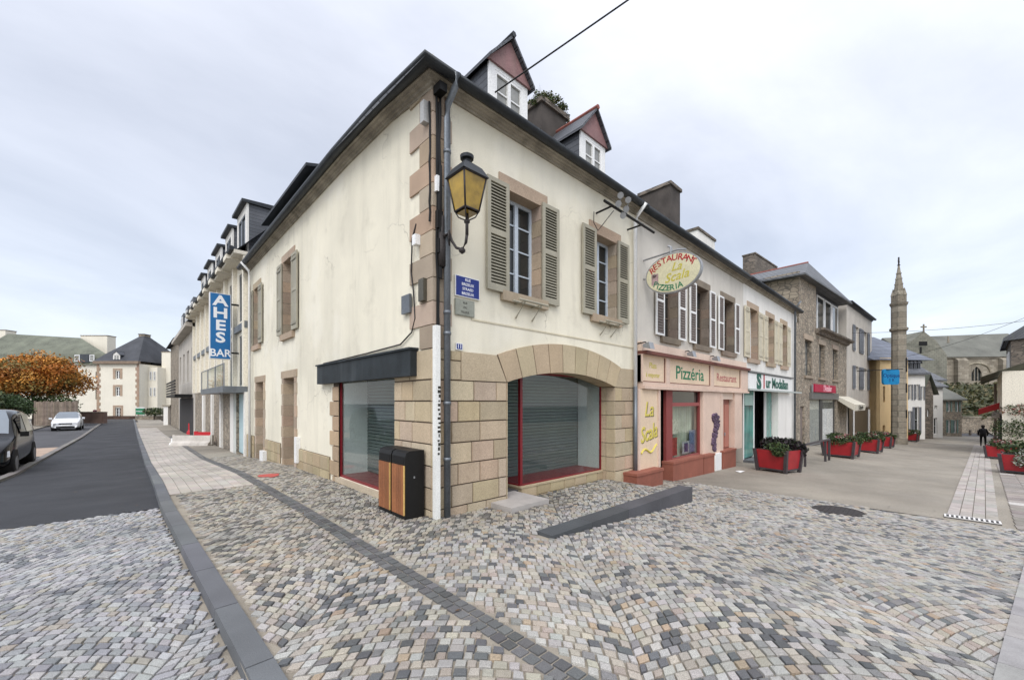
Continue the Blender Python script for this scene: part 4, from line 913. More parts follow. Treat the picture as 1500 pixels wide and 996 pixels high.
# pilasters
pil = [(936, 938.5), (965, 968), (1031, 1038), (1055.5, 1059), (1076.5, 1087)]
for a, b in pil: m.box(PXs(a), PXs(b), ys+.005, .12, .0, zf0-.07)
m.box(PXs(1059), PXs(1076.5), ys+.06, .1, 1.72, zf0-.07, (1.05, 1.1, 1.1)); m.box(PXs(1030), PXs(1060), ys+.012, .1, -.6, zf0-.08)
m.build('shopfront_frame', m_pink, pr)
m = Pz.mb(); m.box(px[1], px[2], -.11, -.02, zf0+.1, zf1-.02); m.box(px[3], px[4], -.11, -.02, zf0+.1, zf1-.02); m.box(px[5], px[6]-.1, -.11, -.02, zf0+.1, zf1-.02)
m.build('sign_panels', m_pinkcream, pr)
m = Pz.mb(); m.box(PX0+.02, PX1-.01, ys-.10, 0, zf1, zf1+.075)
for a, b in ((px[1], px[2]), (px[3], px[4]), (px[5], px[6]-.1)):
    m.box(a, b, -.125, -.111, zf0+.1, zf0+.125); m.box(a, a+.02, -.125, -.111, zf0+.125, zf1-.02); m.box(b-.02, b, -.125, -.111, zf0+.125, zf1-.02)
m.build('mouldings', M('brown moulding', (.16, .055, .04), .7), pr)
m = Pz.mb(); m.box(PXs(938.5), PXs(965), ys+.03, .05, .0, zf0-.08); lp = m.build('painted_panel', m_pinkcream, pr)
m = Pz.mb(); cxp = (PXs(938.5)+PXs(965))/2; yy = ys+.028
text(m, 'La', .50, (cxp, yy, 1.45), shear=.25, ext=.003, bold=.006); text(m, 'Scala', .52, (cxp, yy, .88), shear=.25, rot=.13, sx=.82, ext=.003, bold=.014)
m.tube([(cxp-.38+.76*i/10, yy, .42+.07*sin(i*.75)+.01*i) for i in range(11)], .028, 5)
m.build('panel_lettering', t_brightyellow, pr)
m = Pz.mb(); yy = ys+.0285
text(m, 'La', .50, (cxp+.02, yy+.0008, 1.435), shear=.25, ext=.002, bold=.018); text(m, 'Scala', .52, (cxp+.02, yy+.0008, .865), shear=.25, rot=.13, sx=.82, ext=.002, bold=.018); m.build('lettering_shadow', t_dark, pr)
m = Pz.mb(); c1 = (px[1]+px[2])/2; text(m, 'Plats', .20, (c1, -.113, 2.53), ext=.002); text(m, 'à emporter', .17, (c1, -.113, 2.30), ext=.002, sx=.9); m.build('takeaway_lettering', t_yellow, pr)
m = Pz.mb(); text(m, 'Pizzéria', .50, ((px[3]+px[4])/2, -.113, 2.42), ext=.002, bold=.012, sx=1.25); m.build('pizzeria_lettering', t_green, pr)
m = Pz.mb(); text(m, 'Restaurant', .36, ((px[5]+px[6]-.1)/2, -.113, 2.42), ext=.002, bold=.004, sx=1.18); m.build('restaurant_lettering', t_rose, pr)
# plinths
def plz(u0, u1, ztop, y0=-.36, y1=0): m = Pz.mb(); a, b = FR.x(u0, y0), FR.x(u1, y0); m.box(a, b, y0, y1, -.9, ztop, (1, 1, 1)); m.box(a-.015, b+.015, y0-.02, y1, ztop, ztop+.06, (1.05, 1.05, 1.05)); m.build('terracotta_plinth', m_terra, pr)
plz(933, 971, -.02); plz(986, 1030.5, .04, -.3); plz(1031.5, 1046.5, .02, -.3); plz(1059.5, 1078, .0, -.24)
m = Pz.mb(); m.box(FR.x(1047, -.2), FR.x(1056, -.2), -.22, 0, -.7, .02); m.build('white_plinth_block', m_whitepaint, pr)
# window, entrance, door
wa, wb = PXs(990), PXs(1030)
m = Pz.mb(); yw = -.02; m.box(PXs(981), wa, yw-.05, yw+.03, -.3, 2.0); m.box(wb-.06, wb, yw-.05, yw+.03, .0, 2.0); m.box(wa, wb-.06, yw-.05, yw+.03, 1.52, 1.62, (1.3, 1.6, 1.6)); m.box(wa, wb-.06, yw-.05, yw+.03, .05, .12, (1.2, 1.5, 1.5)); m.box(wa, wb-.06, yw-.05, yw+.03, 1.93, 1.99)
m.build('window_frame', M('red brown frame', (.24, .05, .045), .6, .12), pr)
m = Pz.mb(); m.quad((wa, yw, .12), (wb-.06, yw, .12), (wb-.06, yw, 1.52), (wa, yw, 1.52)); m.build('shop_glass', m_glass, pr)
m = Pz.mb(); m.box(wa, wb-.06, yw, yw+.01, 1.62, 1.93, (.7, .7, .7)); m.build('transom_pane', m_pane, pr)
m = Pz.mb(); n = 46
for i in range(n):
    a = wa+.25+(wb-wa-.3)*i/n; b = wa+.25+(wb-wa-.3)*(i+1)/n; ya, yb_ = .16+.03*(i % 2), .16+.03*((i+1) % 2); m.quad((a, ya, .05), (b, yb_, .05), (b, yb_, 1.6), (a, ya, 1.6), jit((1, 1, 1), .12))
m.build('curtain', M('pale green curtain', (.50, .53, .42), .9, .2, 3), pr)
m = Pz.mb(); m.box(wa+.12, wa+.62, .05, .06, .75, 1.15, (1.1, 1.1, .9)); m.box(wa+.9, wa+1.35, .05, .07, .15, .5, (1, 1, 1.05)); m.box(wa+1.0, wa+1.25, .045, .049, .2, .45, (.15, .15, .35)); m.box(wa+1.4, wa+1.9, .06, .08, .15, .8, (.35, .45, .75)); m.box(wa+.05, wa+.55, .05, .06, .15, .65, (.8, .12, .1)); m.build('posters', m_poster, pr)
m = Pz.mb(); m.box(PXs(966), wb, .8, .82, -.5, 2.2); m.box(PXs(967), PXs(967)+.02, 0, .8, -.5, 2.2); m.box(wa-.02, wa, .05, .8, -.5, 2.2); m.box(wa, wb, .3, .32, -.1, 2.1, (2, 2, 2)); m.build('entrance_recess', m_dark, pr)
m = Pz.mb(); da, db = PXs(1060.5), PXs(1076); m.box(da, db, .02, .05, -.5, 1.72, (.9, .75, .75)); m.box(da+.08, (da+db)/2-.03, .0, .018, .1, 1.55, (1.3, 1.2, 1.2)); m.box((da+db)/2+.03, db-.08, .0, .018, .1, 1.55, (1.3, 1.2, 1.2))
d = m.build('door', M('brick red door', (.33, .14, .10), .6, .15), pr); k = Pz.mb(); k.box((da+db)/2-.02, (da+db)/2+.02, -.03, -.001, .5, .6); k.build('handle', m_tin, d)
m = Pz.mb(); ax = (PXs(1039)+PXs(1055))/2      # dark painted grape motif on the pier
for i in range(110):
    t = i/110; z = 1.25-t*1.15; x = ax+.10*sin(t*6)+U(-.28, .28)*(1-.6*t); m.lathe((x, ys+.006, z), [(.0, -.05), (.04, -.03), (.055, 0), (.04, .03), (0, .05)], 6, jit((1, .9, 1), .3))
m.build('grape_motif', M('mauve grape paint', (.13, .09, .13), .8, .3, 8), pr)
# three floodlights above the fascia
FLD = None
for i, u in enumerate((950, 1013, 1049)):
    x = FR.x(u, -.3); z = 2.93
    if FLD is None:
        FLD = empty('facade_floodlight', (x, -.2, z), 0, 'small grey floodlight over the takeaway panel of the pink fascia', 'floodlight', 'floodlights above the pizzeria fascia')
        m = MB(); m.tube([(0, .19, .1), (0, -.02, .12), (0, -.1, .05)], .015, 6); m.build('arm', m_black, FLD)
        m = MB(); m.hexa([(-.11, -.2, -.06), (.11, -.2, -.06), (.09, -.02, -.02), (-.09, -.02, -.02), (-.11, -.16, .1), (.11, -.16, .1), (.09, 0, .06), (-.09, 0, .06)]); m.build('housing', m_tin, FLD)
    else:
        c = copy_tree(FLD); c.location = (x, -.2, z); c['label'] = ['', 'small grey floodlight over the joint between the Pizzéria and Restaurant panels', 'small grey floodlight over the Restaurant panel, farthest along the pink fascia'][i]
# oval hanging sign: plane x = const, reaching out over the street
xs_ = FR.x(935)+.25; ov = empty('oval_restaurant_sign', (xs_, -.1, 4.5), 0, 'cream oval hanging sign reading Restaurant La Scala Pizzeria', 'sign')
f_ = Frame(xs_, 0, radians(-90))
ya, yb_ = -f_.x(947), -f_.x(1029); 
cyy = -(f_.x(947)+f_.x(1029))/2; ra = abs(f_.x(1029)-f_.x(947))/2; zc_ = f_.z(988, 400); rb = .46
cyr = cyy+.1; zcr = zc_-4.5
def oval(m, a, b, x0, x1, n=40):
    vs = [(x, cyr+a*cos(2*pi*i/n), zcr+b*sin(2*pi*i/n)) for x in (x0, x1) for i in range(n)]
    m.add(vs, [tuple(range(n)), tuple(range(2*n-1, n-1, -1))]+[(i, n+i, n+(i+1) % n, (i+1) % n) for i in range(n)])
m = MB(); oval(m, ra, rb, -.05, .05); m.build('rim', m_tin, ov)
m = MB(); oval(m, ra-.03, rb-.03, -.056, .056); m.build('face', m_ovalface, ov)
m = MB()
n = 10; s_ = 'RESTAURANT'
for i, ch in enumerate(s_):
    a = pi*(.90-.80*(i+.5)/n); h = -ra*.80*cos(a); text(m, ch, .20, (-.058, cyr+h, zcr+rb*.74*sin(a)), ex=(0, -1, 0), rot=-.5*cos(a), ext=.002, bold=.012, sx=1.05)
m.build('restaurant_lettering', t_red, ov)
m = MB()
for i, ch in enumerate('PIZZERIA'):
    a = pi*(1.16+.50*(i+.5)/8); text(m, ch, .19, (-.058, cyr-ra*.74*cos(a), zcr+rb*.74*sin(a)), ex=(0, -1, 0), rot=.42*cos(a)*-1*-1, ext=.002, bold=.012)
m.build('pizzeria_lettering', t_green, ov)
m = MB(); text(m, 'La', .27, (-.058, cyr-.10, zcr+.12), ex=(0, -1, 0), shear=.35, ext=.002, bold=.008); text(m, 'Scala', .29, (-.058, cyr-.10, zcr-.10), ex=(0, -1, 0), shear=.35, rot=.08, ext=.002, bold=.008); m.build('name_lettering', t_yellow, ov)
m = MB(); m.box(-.058, -.0565, cyr+.33, cyr+.50, zcr-.20, zcr+.06, (.9, .75, .75)); m.lathe((-.06, cyr+.42, zcr+.02), [(.0, -.05), (.05, 0), (0, .06)], 8, (.4, .35, .35)); m.build('figure_motif', M('faded motif', (.5, .42, .42), .6, .3, 9), ov)
m = MB(); m.tube([(0, .10, zcr+rb+.02), (0, cyr-.1, zcr+rb+.06), (0, cyr-.3, zcr+rb+.02)], .02, 6); m.tube([(0, .10, zcr+.02), (0, cyr+ra-.02, zcr+.0)], .018, 6); m.tube([(0, cyr+.05, zcr+rb), (0, cyr+.05, zcr+rb+.16), (0, cyr+.12, zcr+rb+.2)], .03, 6); m.build('bracket', m_tin, ov)
# projector cluster on an arm under the eaves of the corner house
x0 = FR.x(882, -.35); pj = empty('street_projectors', (x0, 0, 5.95), 0, 'cluster of grey projectors on a long black arm under the eaves', 'floodlight')
za, zb2 = FR.z(880, 291, -.4)-5.95, FR.z(958, 341, -.4)-5.95; xb = FR.x(958, -.4)-x0
m = MB(); m.tube([(0, -.4, za), (xb, -.4, za+(zb2-za)*.96)], .028, 6); m.tube([(.3, 0, za-.02), (.3, -.4, za)], .02, 6); m.tube([(xb-.5, 0, za), (xb-.5, -.4, za)], .02, 6); m.build('arm', m_black, pj)
for i, (dx, dz) in enumerate(((.42, .06), (.50, .26), (.72, .05), (.80, .27), (.60, -.12))):
    m = MB(); c = (dx, -.45, za+dz); m.tube([(c[0]+.08, c[1]+.06, c[2]+.04), (c[0], c[1], c[2]), (c[0]-.05, c[1]-.04, c[2]-.03)], .04, 10, r2=.065); m.tube([(dx+.03, -.4, za), (c[0]+.03, c[1], c[2])], .012, 5); m.build('projector', m_tin, pj)
m = MB(); m.tube([(.15, -.05, za-.05), (.1, -.08, za-.3), (.25, -.08, za-.42), (.42, -.08, za-.25), (.5, -.3, za)], .008, 5); m.build('cable', m_black, pj)

# ================================================================== WHITE HOUSE with the glass shop
QX0, QX1 = PX1+.01, FR.x(1167)
Q = Thing('white_house', 'white rendered house with cream shutters above a green glass shopfront', 'house', FR, QX0, 0, -.7); qr = Q.root; ZQ = 6.22
qw = [(FR.x(1096), FR.x(1109)), (FR.x(1123), FR.x(1132.5)), (FR.x(1144), FR.x(1151.5))]
za, zb2 = 3.30, 5.25
holes = [(a, b, za, zb2) for a, b in qw]
sa, sb = FR.x(1088.5), FR.x(1140)
m = Q.mb(); wall(m, QX0, QX1, -1.5, ZQ, holes+[(sa+.05, sb, -.6, 2.12)], rev=.45); m.build('wall', m_white, qr)
for h in holes: m = Q.mb(); stones_surround(m, *h, w=.17, lint=.22, rev=.28); m.build('window_surround', m_granite, qr)
for (a, b) in qw:
    window(Q, a, b, za, zb2, .22, m_whitepaint, m_pane, 2, 2, .05)
    for x0, x1 in ((a-.58, a-.02), (b+.02, b+.58)):
        if x1 < QX1: shutter(Q, x0, x1, za+.02, zb2-.02, -.07, m_creamshut, 'panel')
eaves(Q, QX0, QX1, ZQ, mat=m_mossroof, ridge_y=4.2, slope=.86)
chimney(Q, FR.x(1022, 3.2), FR.x(1047, 3.2), 3.2, 3.9, 7, FR.z(1030, 342, 3.2), m_white)
m = Q.mb(); m.box(sa+.05, FR.x(1155), -.16, -.002, 2.14, 2.72); m.box(sa+.05, FR.x(1156), -.2, -.002, 2.74, 2.80, (.2, .2, .2)); m.box(sa+.05, QX1, -.22, -.161, 2.06, 2.13, (.55, .6, .58)); sg = m.build('sign_band', m_whitepaint, qr)
m = Q.mb(); xc = (sa+FR.x(1150))/2+.9; text(m, 'ur Modalian', .60, (FR.x(1133), -.165, 2.40), ext=.004, bold=.03, sx=1.25); text(m, 'S', .85, (FR.x(1105), -.165, 2.42), ext=.004, bold=.06, sx=1.4); m.build('green_lettering', t_dkgreen, sg)
m = Q.mb(); text(m, 'I', .72, (FR.x(1112.5), -.165, 2.42), ext=.004, bold=.05); m.build('red_letter', t_red, sg)
m = Q.mb(); gm = FR.x(1106); m.box(sa+.12, gm, .05, .07, -.5, 2.06); m.build('shop_window', m_teal, qr)
m = Q.mb(); m.box(FR.x(1121, .25), sb-.05, .25, .27, -.5, 2.06, (.8, .9, .9)); m.build('glass_panel', m_teal, qr)
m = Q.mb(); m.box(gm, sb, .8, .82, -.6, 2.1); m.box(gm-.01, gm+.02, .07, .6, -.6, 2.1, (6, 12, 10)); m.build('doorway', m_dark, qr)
m = Q.mb(); m.box(sa+.05, sa+.12, .0, .1, -.6, 2.06); m.box(gm-.04, gm+.04, .03, .1, -.6, 2.06); m.box(FR.x(1121, .25)-.03, FR.x(1121, .25)+.03, .22, .3, -.6, 2.06); m.box(sa+.3, gm-.2, .02, .05, 1.5, 1.9, (.35, .5, .45)); m.build('shop_frame', m_whitepaint, qr)
m = Q.mb(); m.box(sa, sb+.3, -.35, -.0, -1.1, -.52); m.build('threshold', m_kerb, qr)
m = Q.mb(); xx = FR.x(1164, -.1); m.tube([(xx, -.36, 6.6), (xx, -.12, 6.3), (xx, -.1, -.6)], .05, 8); m.build('downpipe', m_zinc, qr, True)

# ================================================================== STONE HOUSE (bent line of the street from here on)
def BX(u, y=0): return FB.x(u, y)
SX0, SX1 = .25, BX(1240)
S = Thing('stone_house', 'rubble stone house with a slate hipped roof, wide dormer and a red shop sign', 'house', FB, SX0, 0, -.8); sr = S.root
ZS = FB.z(1200, 486)
sw = [WN(FB, 1179, 1189, 494, 544, 1184), WN(FB, 1200, 1208, 500, 546, 1204), WN(FB, 1220, 1227, 505, 549, 1223)]
sw = [(a, b, 3.05, 5.0) for a, b, c, d in sw]
dx0, dx1 = BX(1186), BX(1225)
m = S.mb(); wall(m, SX0, SX1, -1.6, ZS, sw+[(dx0, dx1, -.8, 1.75), (BX(1172), BX(1178.5), -.6, 1.4)], rev=.3); m.build('wall', m_rubble, sr)
for w in sw: window(S, *w, .2, M('dark frame', (.09, .09, .09), .6) if w is sw[0] else bpy.data.materials['dark frame'], m_panecurt, 2, 2, .06)
for a, b, c, d in sw:
    m = S.mb(); m.box(a-.22, b+.22, -.03, -.002, d, d+.28, jit((.9, .9, .9), .05)); m.build('lintel', m_granite, sr)
    m = S.mb(); m.box(a-.18, b+.18, -.09, .1, c-.14, c, (.7, .7, .7)); m.build('sill', m_granite, sr)
m = S.mb(); m.box(dx0, dx1, .12, .14, 1.2, 1.75, (.9, .9, .8)); m.box(dx0, dx0+(dx1-dx0)*.4, .12, .14, -.8, 1.2, (.6, .62, .58)); m.box(dx0+(dx1-dx0)*.48, dx1-.3, .12, .14, -.75, 1.6, (1.15, 1.15, 1.15)); m.build('shop_window', m_poster, sr)
m = S.mb(); m.box(dx0+(dx1-dx0)*.4, dx0+(dx1-dx0)*.48, .05, .2, -.8, 1.75, (.3, .3, .3)); m.box(dx0, dx1, .0, .15, -.9, -.75, (.8, .8, .8)); m.box(dx1-.3, dx1, .1, .2, -.8, 1.75, (.2, .2, .2)); m.box(dx0-.1, dx1+.1, -.12, 0, 1.78, 2.15, (.6, .58, .54)); m.build('shop_frame', m_tin, sr)
m = S.mb(); a, b = BX(1192, -.15), BX(1223, -.15); m.box(a, b, -.2, -.1, 2.18, 2.62); sgn = m.build('red_sign_board', M('crimson sign', (.42, .01, .05), .4, .1), sr)
m = S.mb(); text(m, 'l’Atelier', .5, ((a+b)/2+.4, -.204, 2.4), ext=.003, bold=.02, sx=1.2); m.build('lettering', M('pink lettering', (.8, .45, .5), .6, attr=False), sgn)
m = S.mb(); m.box(BX(1187), a, -.14, -.05, 2.16, 2.6); m.build('sign_end', m_tin, sr)
m = S.mb(); m.box(BX(1172), BX(1178.5), .1, .13, -.6, 1.4); m.build('narrow_door', m_brownshut, sr)
# roof: eaves, slate wing and wide dormer
m = S.mb(); m.sweep([(0, -.3), (.12, -.28), (.2, -.16), (.42, -.1), (.45, 0), (0, 0)], [(BX(1194), 0, 0, -1, ZS+.1), (SX1, 0, 0, -1, ZS+.1)]); m.build('cornice', m_rubble_dark, sr)
zr = FB.z(1184, 386, 2.5)
a, b = SX0-2.0, SX1+.5
zr0 = ZS+2.9
# attic storey: stone at the left, slate-hung side, wide dormer, roof whose ridge runs back from the street
ax0, ax1 = BX(1171), BX(1229, .3); am0 = BX(1196, .0)
za_ = 8.45; zt_ = za_
m = S.mb(); m.box(ax0, am0, .02, 1.6, ZS-.3, za_-.02); m.build('attic_stone', m_rubble, sr)
m = S.mb(); m.box(ax0+.02, am0, 1.6, 11, ZS-2.2, za_-.03); m.box(am0, ax1, .35, 11, ZS-.3, za_-.03, (.9, .9, .95)); m.build('slate_attic', m_slate, sr)
w3 = (ax1-am0-1.6)/3
for i in range(3): window(S, am0+1.4+i*w3+.1, am0+1.4+(i+1)*w3-.1, ZS+.1, za_-.35, .29, m_whitepaint, m_pane, 1, 0, .1, name='dormer_window')
m = S.mb(); e0, e1 = ax0-.4, ax1+.4; f0, f1 = -.35, 11.5; ya_ = 1.35; xm_ = BX(1184, ya_); zap = FB.z(1184, 385, ya_)
c4 = [(e0, f0, za_-.25), (e1, f0, za_), (e1, f1, za_), (e0, f1, za_)]; R_a, R_b = (xm_, ya_, zap), (xm_, 11.5, zap)
m.add(c4+[R_a, R_b], [(0, 1, 4), (1, 2, 5, 4), (2, 3, 5), (3, 0, 4, 5)]); m.add([(x, y, z-.09) for x, y, z in c4]+c4, [(0, 1, 5, 4), (1, 2, 6, 5), (2, 3, 7, 6), (3, 0, 4, 7), (3, 2, 1, 0)])
m.build('roof', m_slate_roof, sr)
m = S.mb(); m.tube([R_a, R_b], .09, 6); m.build('ridge', m_ridge, sr)
chimney(S, BX(1106, 6.9), BX(1138, 6.9), 6.9, 7.9, 5, FB.z(1125, 384, 6.9), m_rubble_dark)
# ================================================================== GREY HOUSE beyond
TX0, TX1 = SX1+.02, BX(1277)
T = Thing('grey_house', 'tall grey rendered house with blue grey shutters beside the stone house', 'house', FB, TX0, 0, -1.2); tr = T.root
ZT = FB.z(1262, 458)
tw = [(BX(1252), BX(1258)), (BX(1264), BX(1270))]
hs = [(a, b, 5.4, 7.3) for a, b in tw]+[(a, b, 2.6, 4.3) for a, b in tw]
m = T.mb(); wall(m, TX0, TX1, -2, ZT, hs, rev=.2); m.build('wall', m_grey_render, tr)
m_bluegrey = M('blue grey shutter', (.17, .18, .20), .7, .15)
for h in hs:
    window(T, *h, .15, m_whitepaint, m_pane, 2, 2, .07)
    for x0, x1 in ((h[0]-.85, h[0]-.03), (h[1]+.03, h[1]+.85)): shutter(T, x0, x1, h[2], h[3], -.07, m_bluegrey, 'panel')
eaves(T, TX0, TX1, ZT, mat=m_slate_roof, corn=m_gutter, slope=.5, ridge_y=3.5)
m = T.mb(); a, b = TX0+.4, TX1-1.5; m.box(a, b, -.06, -.001, -1.9, 1.2, (1, 1, 1)); m.build('dark_shopfront', M('navy shopfront', (.008, .010, .016), .3, .2, fine=0, spec=.4), tr)
m = T.mb(); m.box(a+1.5, a+1.8, -.08, -.061, -1.2, 1.0); m.box(b-.5, b, -.1, -.061, -1.8, 1.0); m.build('light_posts', m_whitepaint, tr)
m = T.mb(); a2 = BX(1243, -.6); b2 = BX(1259, -.6); m.hexa([(a2, -.9, 1.05), (b2, -.9, 1.05), (b2, 0, 1.75), (a2, 0, 1.75), (a2, -.95, 1.45), (b2, -.95, 1.45), (b2, 0, 2.0), (a2, 0, 2.0)]); aw = m.build('awning', m_awning, tr)
m = T.mb(); text(m, 'Crêperie', .42, ((a2+b2)/2, -.955, 1.26), ext=.003, bold=.01); m.build('lettering', t_dark, aw)
# low annexe with small shop and blue sign, yellow house, slate roofs behind
YX = BX(1278); Y0 = Thing('blue_front_shop', 'low shop with a pale blue front past the dark shopfront', 'shop', FB, YX, 0, -1.3); yr = Y0.root
x1_ = BX(1291); m = Y0.mb(); m.box(YX, x1_, .0, 5, -2, 3.2); m.build('wall', m_white, yr)
m = Y0.mb(); m.box(YX+.3, x1_-.3, -.05, -.001, -1.9, .9); m.build('blue_door', M('light blue door', (.13, .22, .42), .5, .2), yr)
m = Y0.mb(); m.box(YX+.6, x1_-2.6, -.08, -.051, -1.0, .8); m.box(YX, x1_, -.6, 0, 1.35, 1.6); m.build('white_canopy', m_whitepaint, yr)
m = Y0.mb(); m.hexa([(YX, -.3, 3.0), (x1_, -.3, 3.0), (x1_, 3, 5.2), (YX, 3, 5.2), (YX, -.3, 3.12), (x1_, -.3, 3.12), (x1_, 3, 5.3), (YX, 3, 5.3)]); m.build('roof', m_slate_roof, yr)
yh = at(1300, 588, 33); FY = Frame(yh.x, yh.y, FB.ang-radians(38)); z0 = G(yh.x, yh.y)
YH = Thing('yellow_house', 'yellow rendered house with a big blue slate roof beside the stone turret', 'house', FY, FY.x(1289), 0, z0)
a, b = FY.x(1289), FY.x(1330); ze = FY.z(1300, 524)
m = YH.mb(); wall(m, a, b, z0-.3, ze, [(FY.x(1293.5), FY.x(1296.5), 1.6, 2.9), (FY.x(1293), FY.x(1296.5), -.9, -.3)], rev=.2); m.quad((a, 0, z0), (a, 8, z0), (a, 8, ze), (a, 0, ze)); m.box(a, b, .3, 8, z0, ze-.1); m.build('wall', m_yellow, YH.root)
m = YH.mb(); m.add([(FY.x(1275)-0, -.3, ze-.2), (b+2, -.3, ze-.2), (b+2, 5, FY.z(1300, 494, 5)), (FY.x(1275), 5, FY.z(1300, 494, 5)), (b+2, 5, ze), (FY.x(1275), 5, ze)], [(0, 1, 2, 3), (2, 4, 5, 3), (1, 4, 2), (0, 3, 5)]); m.build('roof', M('blue slate roof', (.12, .135, .17), .6, .2, .6, .3, 20, pattern=('brick', (radians(50), 0, 0), .4, .2, (.15, .165, .2), (.06, .065, .08), .01)), YH.root)
window(YH, FY.x(1293.5), FY.x(1296.5), 1.6, 2.9, .15, m_brownshut, m_pane, 1, 1)
# blue hanging sign
p = FB.w(BX(1284, -1.2), -1.2); bs = empty('cyan_hanging_sign', (p.x, p.y, FB.z(1300, 556, -1.2)), FB.ang, 'bright blue rounded sign hanging over the street by the yellow house', 'sign')
k = FB.hit(1300, -1.2)[1]/FPX
m = MB(); m.tube([(0, 1.1, .5), (0, -1.4, .5)], .03, 6); m.build('bracket', m_black, bs)
ang = radians(-40)
def rr_box(m, w, h, r, y0, y1): m.prism([(sx*(w-r)+r*cos(t), sz*(h-r)+r*sin(t)) for sx, sz, t0 in ((1, 1, 0), (-1, 1, 90), (-1, -1, 180), (1, -1, 270)) for t in [radians(t0+i*30) for i in range(4)]], y0, y1)
m = MB(); rr_box(m, 10.5*k, 10*k, 3*k, -.08, .08); c = m.build('panel', m_cyan, bs); c.rotation_euler.z = ang; c.location = (k*6, -.7, 0)
m = MB(); text(m, 'Optique', .36, (0, -.084, .08), ext=.003, bold=.01); text(m, '3 R', .3, (0, -.084, -.25), ext=.003); l = m.build('lettering', M('navy lettering', (.005, .04, .16), attr=False), c)

# ================================================================== TURRET WITH SPIRE
tp = at(1316.5, 588, 31); tz = G(tp.x, tp.y); tu = empty('stone_turret', (tp.x, tp.y, tz), FB.ang, 'slender grey stone turret with a crocketed octagonal spire and cross', 'turret')
k = 31/FPX; zv = lambda v: 1.65-(v-588)*k-tz
m = MB(); m.lathe((0, 0, 0), [(10*k, -.5), (9.6*k, .4), (8.6*k, .5), (8.2*k, zv(486))], 8); m.build('shaft', m_church, tu)
m = MB(); m.lathe((0, 0, 0), [(8.2*k, zv(486)), (10.4*k, zv(484)), (10.4*k, zv(481)), (8.6*k, zv(480)), (8.6*k, zv(449)), (9.8*k, zv(447)), (10.4*k, zv(444)), (7.6*k, zv(443))], 8); m.build('belfry_stage', m_church, tu)
m = MB(); m.lathe((0, 0, 0), [(7.4*k, zv(444)), (6.0*k, zv(432)), (3.8*k, zv(412)), (1.6*k, zv(394)), (.8*k, zv(388))], 8)
for i in range(8):
    for q in range(6):
        f = q/6; r_ = (6.7-5.2*f)*k; zz = zv(441)+(zv(394)-zv(441))*f; a = 2*pi*i/8; m.box(r_*cos(a)-.035, r_*cos(a)+.035, r_*sin(a)-.035, r_*sin(a)+.035, zz, zz+.1)
for i in range(4):
    a = pi/2*i; c = (6.2*k*cos(a), 6.2*k*sin(a), zv(443)); m.lathe(c, [(.13, 0), (.13, .5), (.16, .52), (0, 1.1)], 6)
m.build('spire', m_church, tu)
m = MB(); m.tube([(0, 0, zv(391)), (0, 0, zv(377))], .05, 6); m.lathe((0, 0, zv(390)), [(.02, 0), (.11, .08), (.02, .16)], 8); m.box(-.2, .2, -.04, .04, zv(383)-.05, zv(383)+.05); m.build('cross', m_iron, tu)
m = MB(); a = radians(-22); 
for v0, v1 in ((545, 525), (575, 562), (612, 600)): m.box(-.12, .12, -8.8*k, -7*k, zv(v0), zv(v1))
m.build('slit_window', m_dark, tu)

# ================================================================== FAR STREET
def simple_house(name, label, u0, u1, Y, turn, vb, ve, mat, wins=(), roofv=None, roofmat=m_slate_roof, depth=8, shut=None, cat='house', wframe=m_whitepaint, z0=None, gable=False, pane=m_pane):
    fr = camframe((u0+u1)/2, Y, turn); a, b = fr.x(u0), fr.x(u1); um = (u0+u1)/2
    zb = fr.z(um, vb)-.3 if z0 is None else z0; ze = fr.z(um, ve)
    t = Thing(name, label, cat, fr, a, 0, zb); hs = [(fr.x(p), fr.x(q), fr.z(um, s), fr.z(um, r_)) for p, q, r_, s in wins]
    m = t.mb(); wall(m, a, b, zb, ze, hs, rev=.2); m.quad((a, 0, zb), (a, depth, zb), (a, depth, ze), (a, 0, ze)); m.quad((b, 0, zb), (b, 0, ze), (b, depth, ze), (b, depth, zb)); m.quad((a, depth, zb), (b, depth, zb), (b, depth, ze), (a, depth, ze))
    if roofv is not None:
        zr = fr.z(um, roofv, depth/2)
        if gable: m.add([(a, 0, ze), (b, 0, ze), ((a+b)/2, 0, zr)], [(0, 1, 2)])
        else: m.add([(a, 0, ze), (a, depth, ze), (a, depth/2, zr)], [(0, 1, 2)]); m.add([(b, 0, ze), (b, depth, ze), (b, depth/2, zr)], [(0, 1, 2)])
    m.build('wall', mat, t.root)
    if roofv is not None:
        m = t.mb(); o = .3
        if gable: m.add([(a-o, -o, ze-.1), (a-o, depth, ze-.1), ((a+b)/2, -o, zr+.1), ((a+b)/2, depth, zr+.1), (b+o, -o, ze-.1), (b+o, depth, ze-.1)], [(0, 2, 3, 1), (2, 4, 5, 3)])
        else: m.add([(a-o, -o, ze-.05), (b+o, -o, ze-.05), (b+o, depth/2, zr+.1), (a-o, depth/2, zr+.1), (b+o, depth+o, ze), (a-o, depth+o, ze), (a-o, -o, ze-.2), (b+o, -o, ze-.2)], [(0, 1, 2, 3), (3, 2, 4, 5), (6, 7, 1, 0)])
        m.build('roof', roofmat, t.root)
    for h in hs:
        window(t, *h, .12, wframe, pane, 2 if h[1]-h[0] > .5 else 1, 1, .07)
        if shut:
            w = (h[1]-h[0])*.55
            for x0, x1 in ((h[0]-w, h[0]-.02), (h[1]+.02, h[1]+w)): shutter(t, x0, x1, h[2], h[3], -.06, shut, 'panel')
    return t, fr
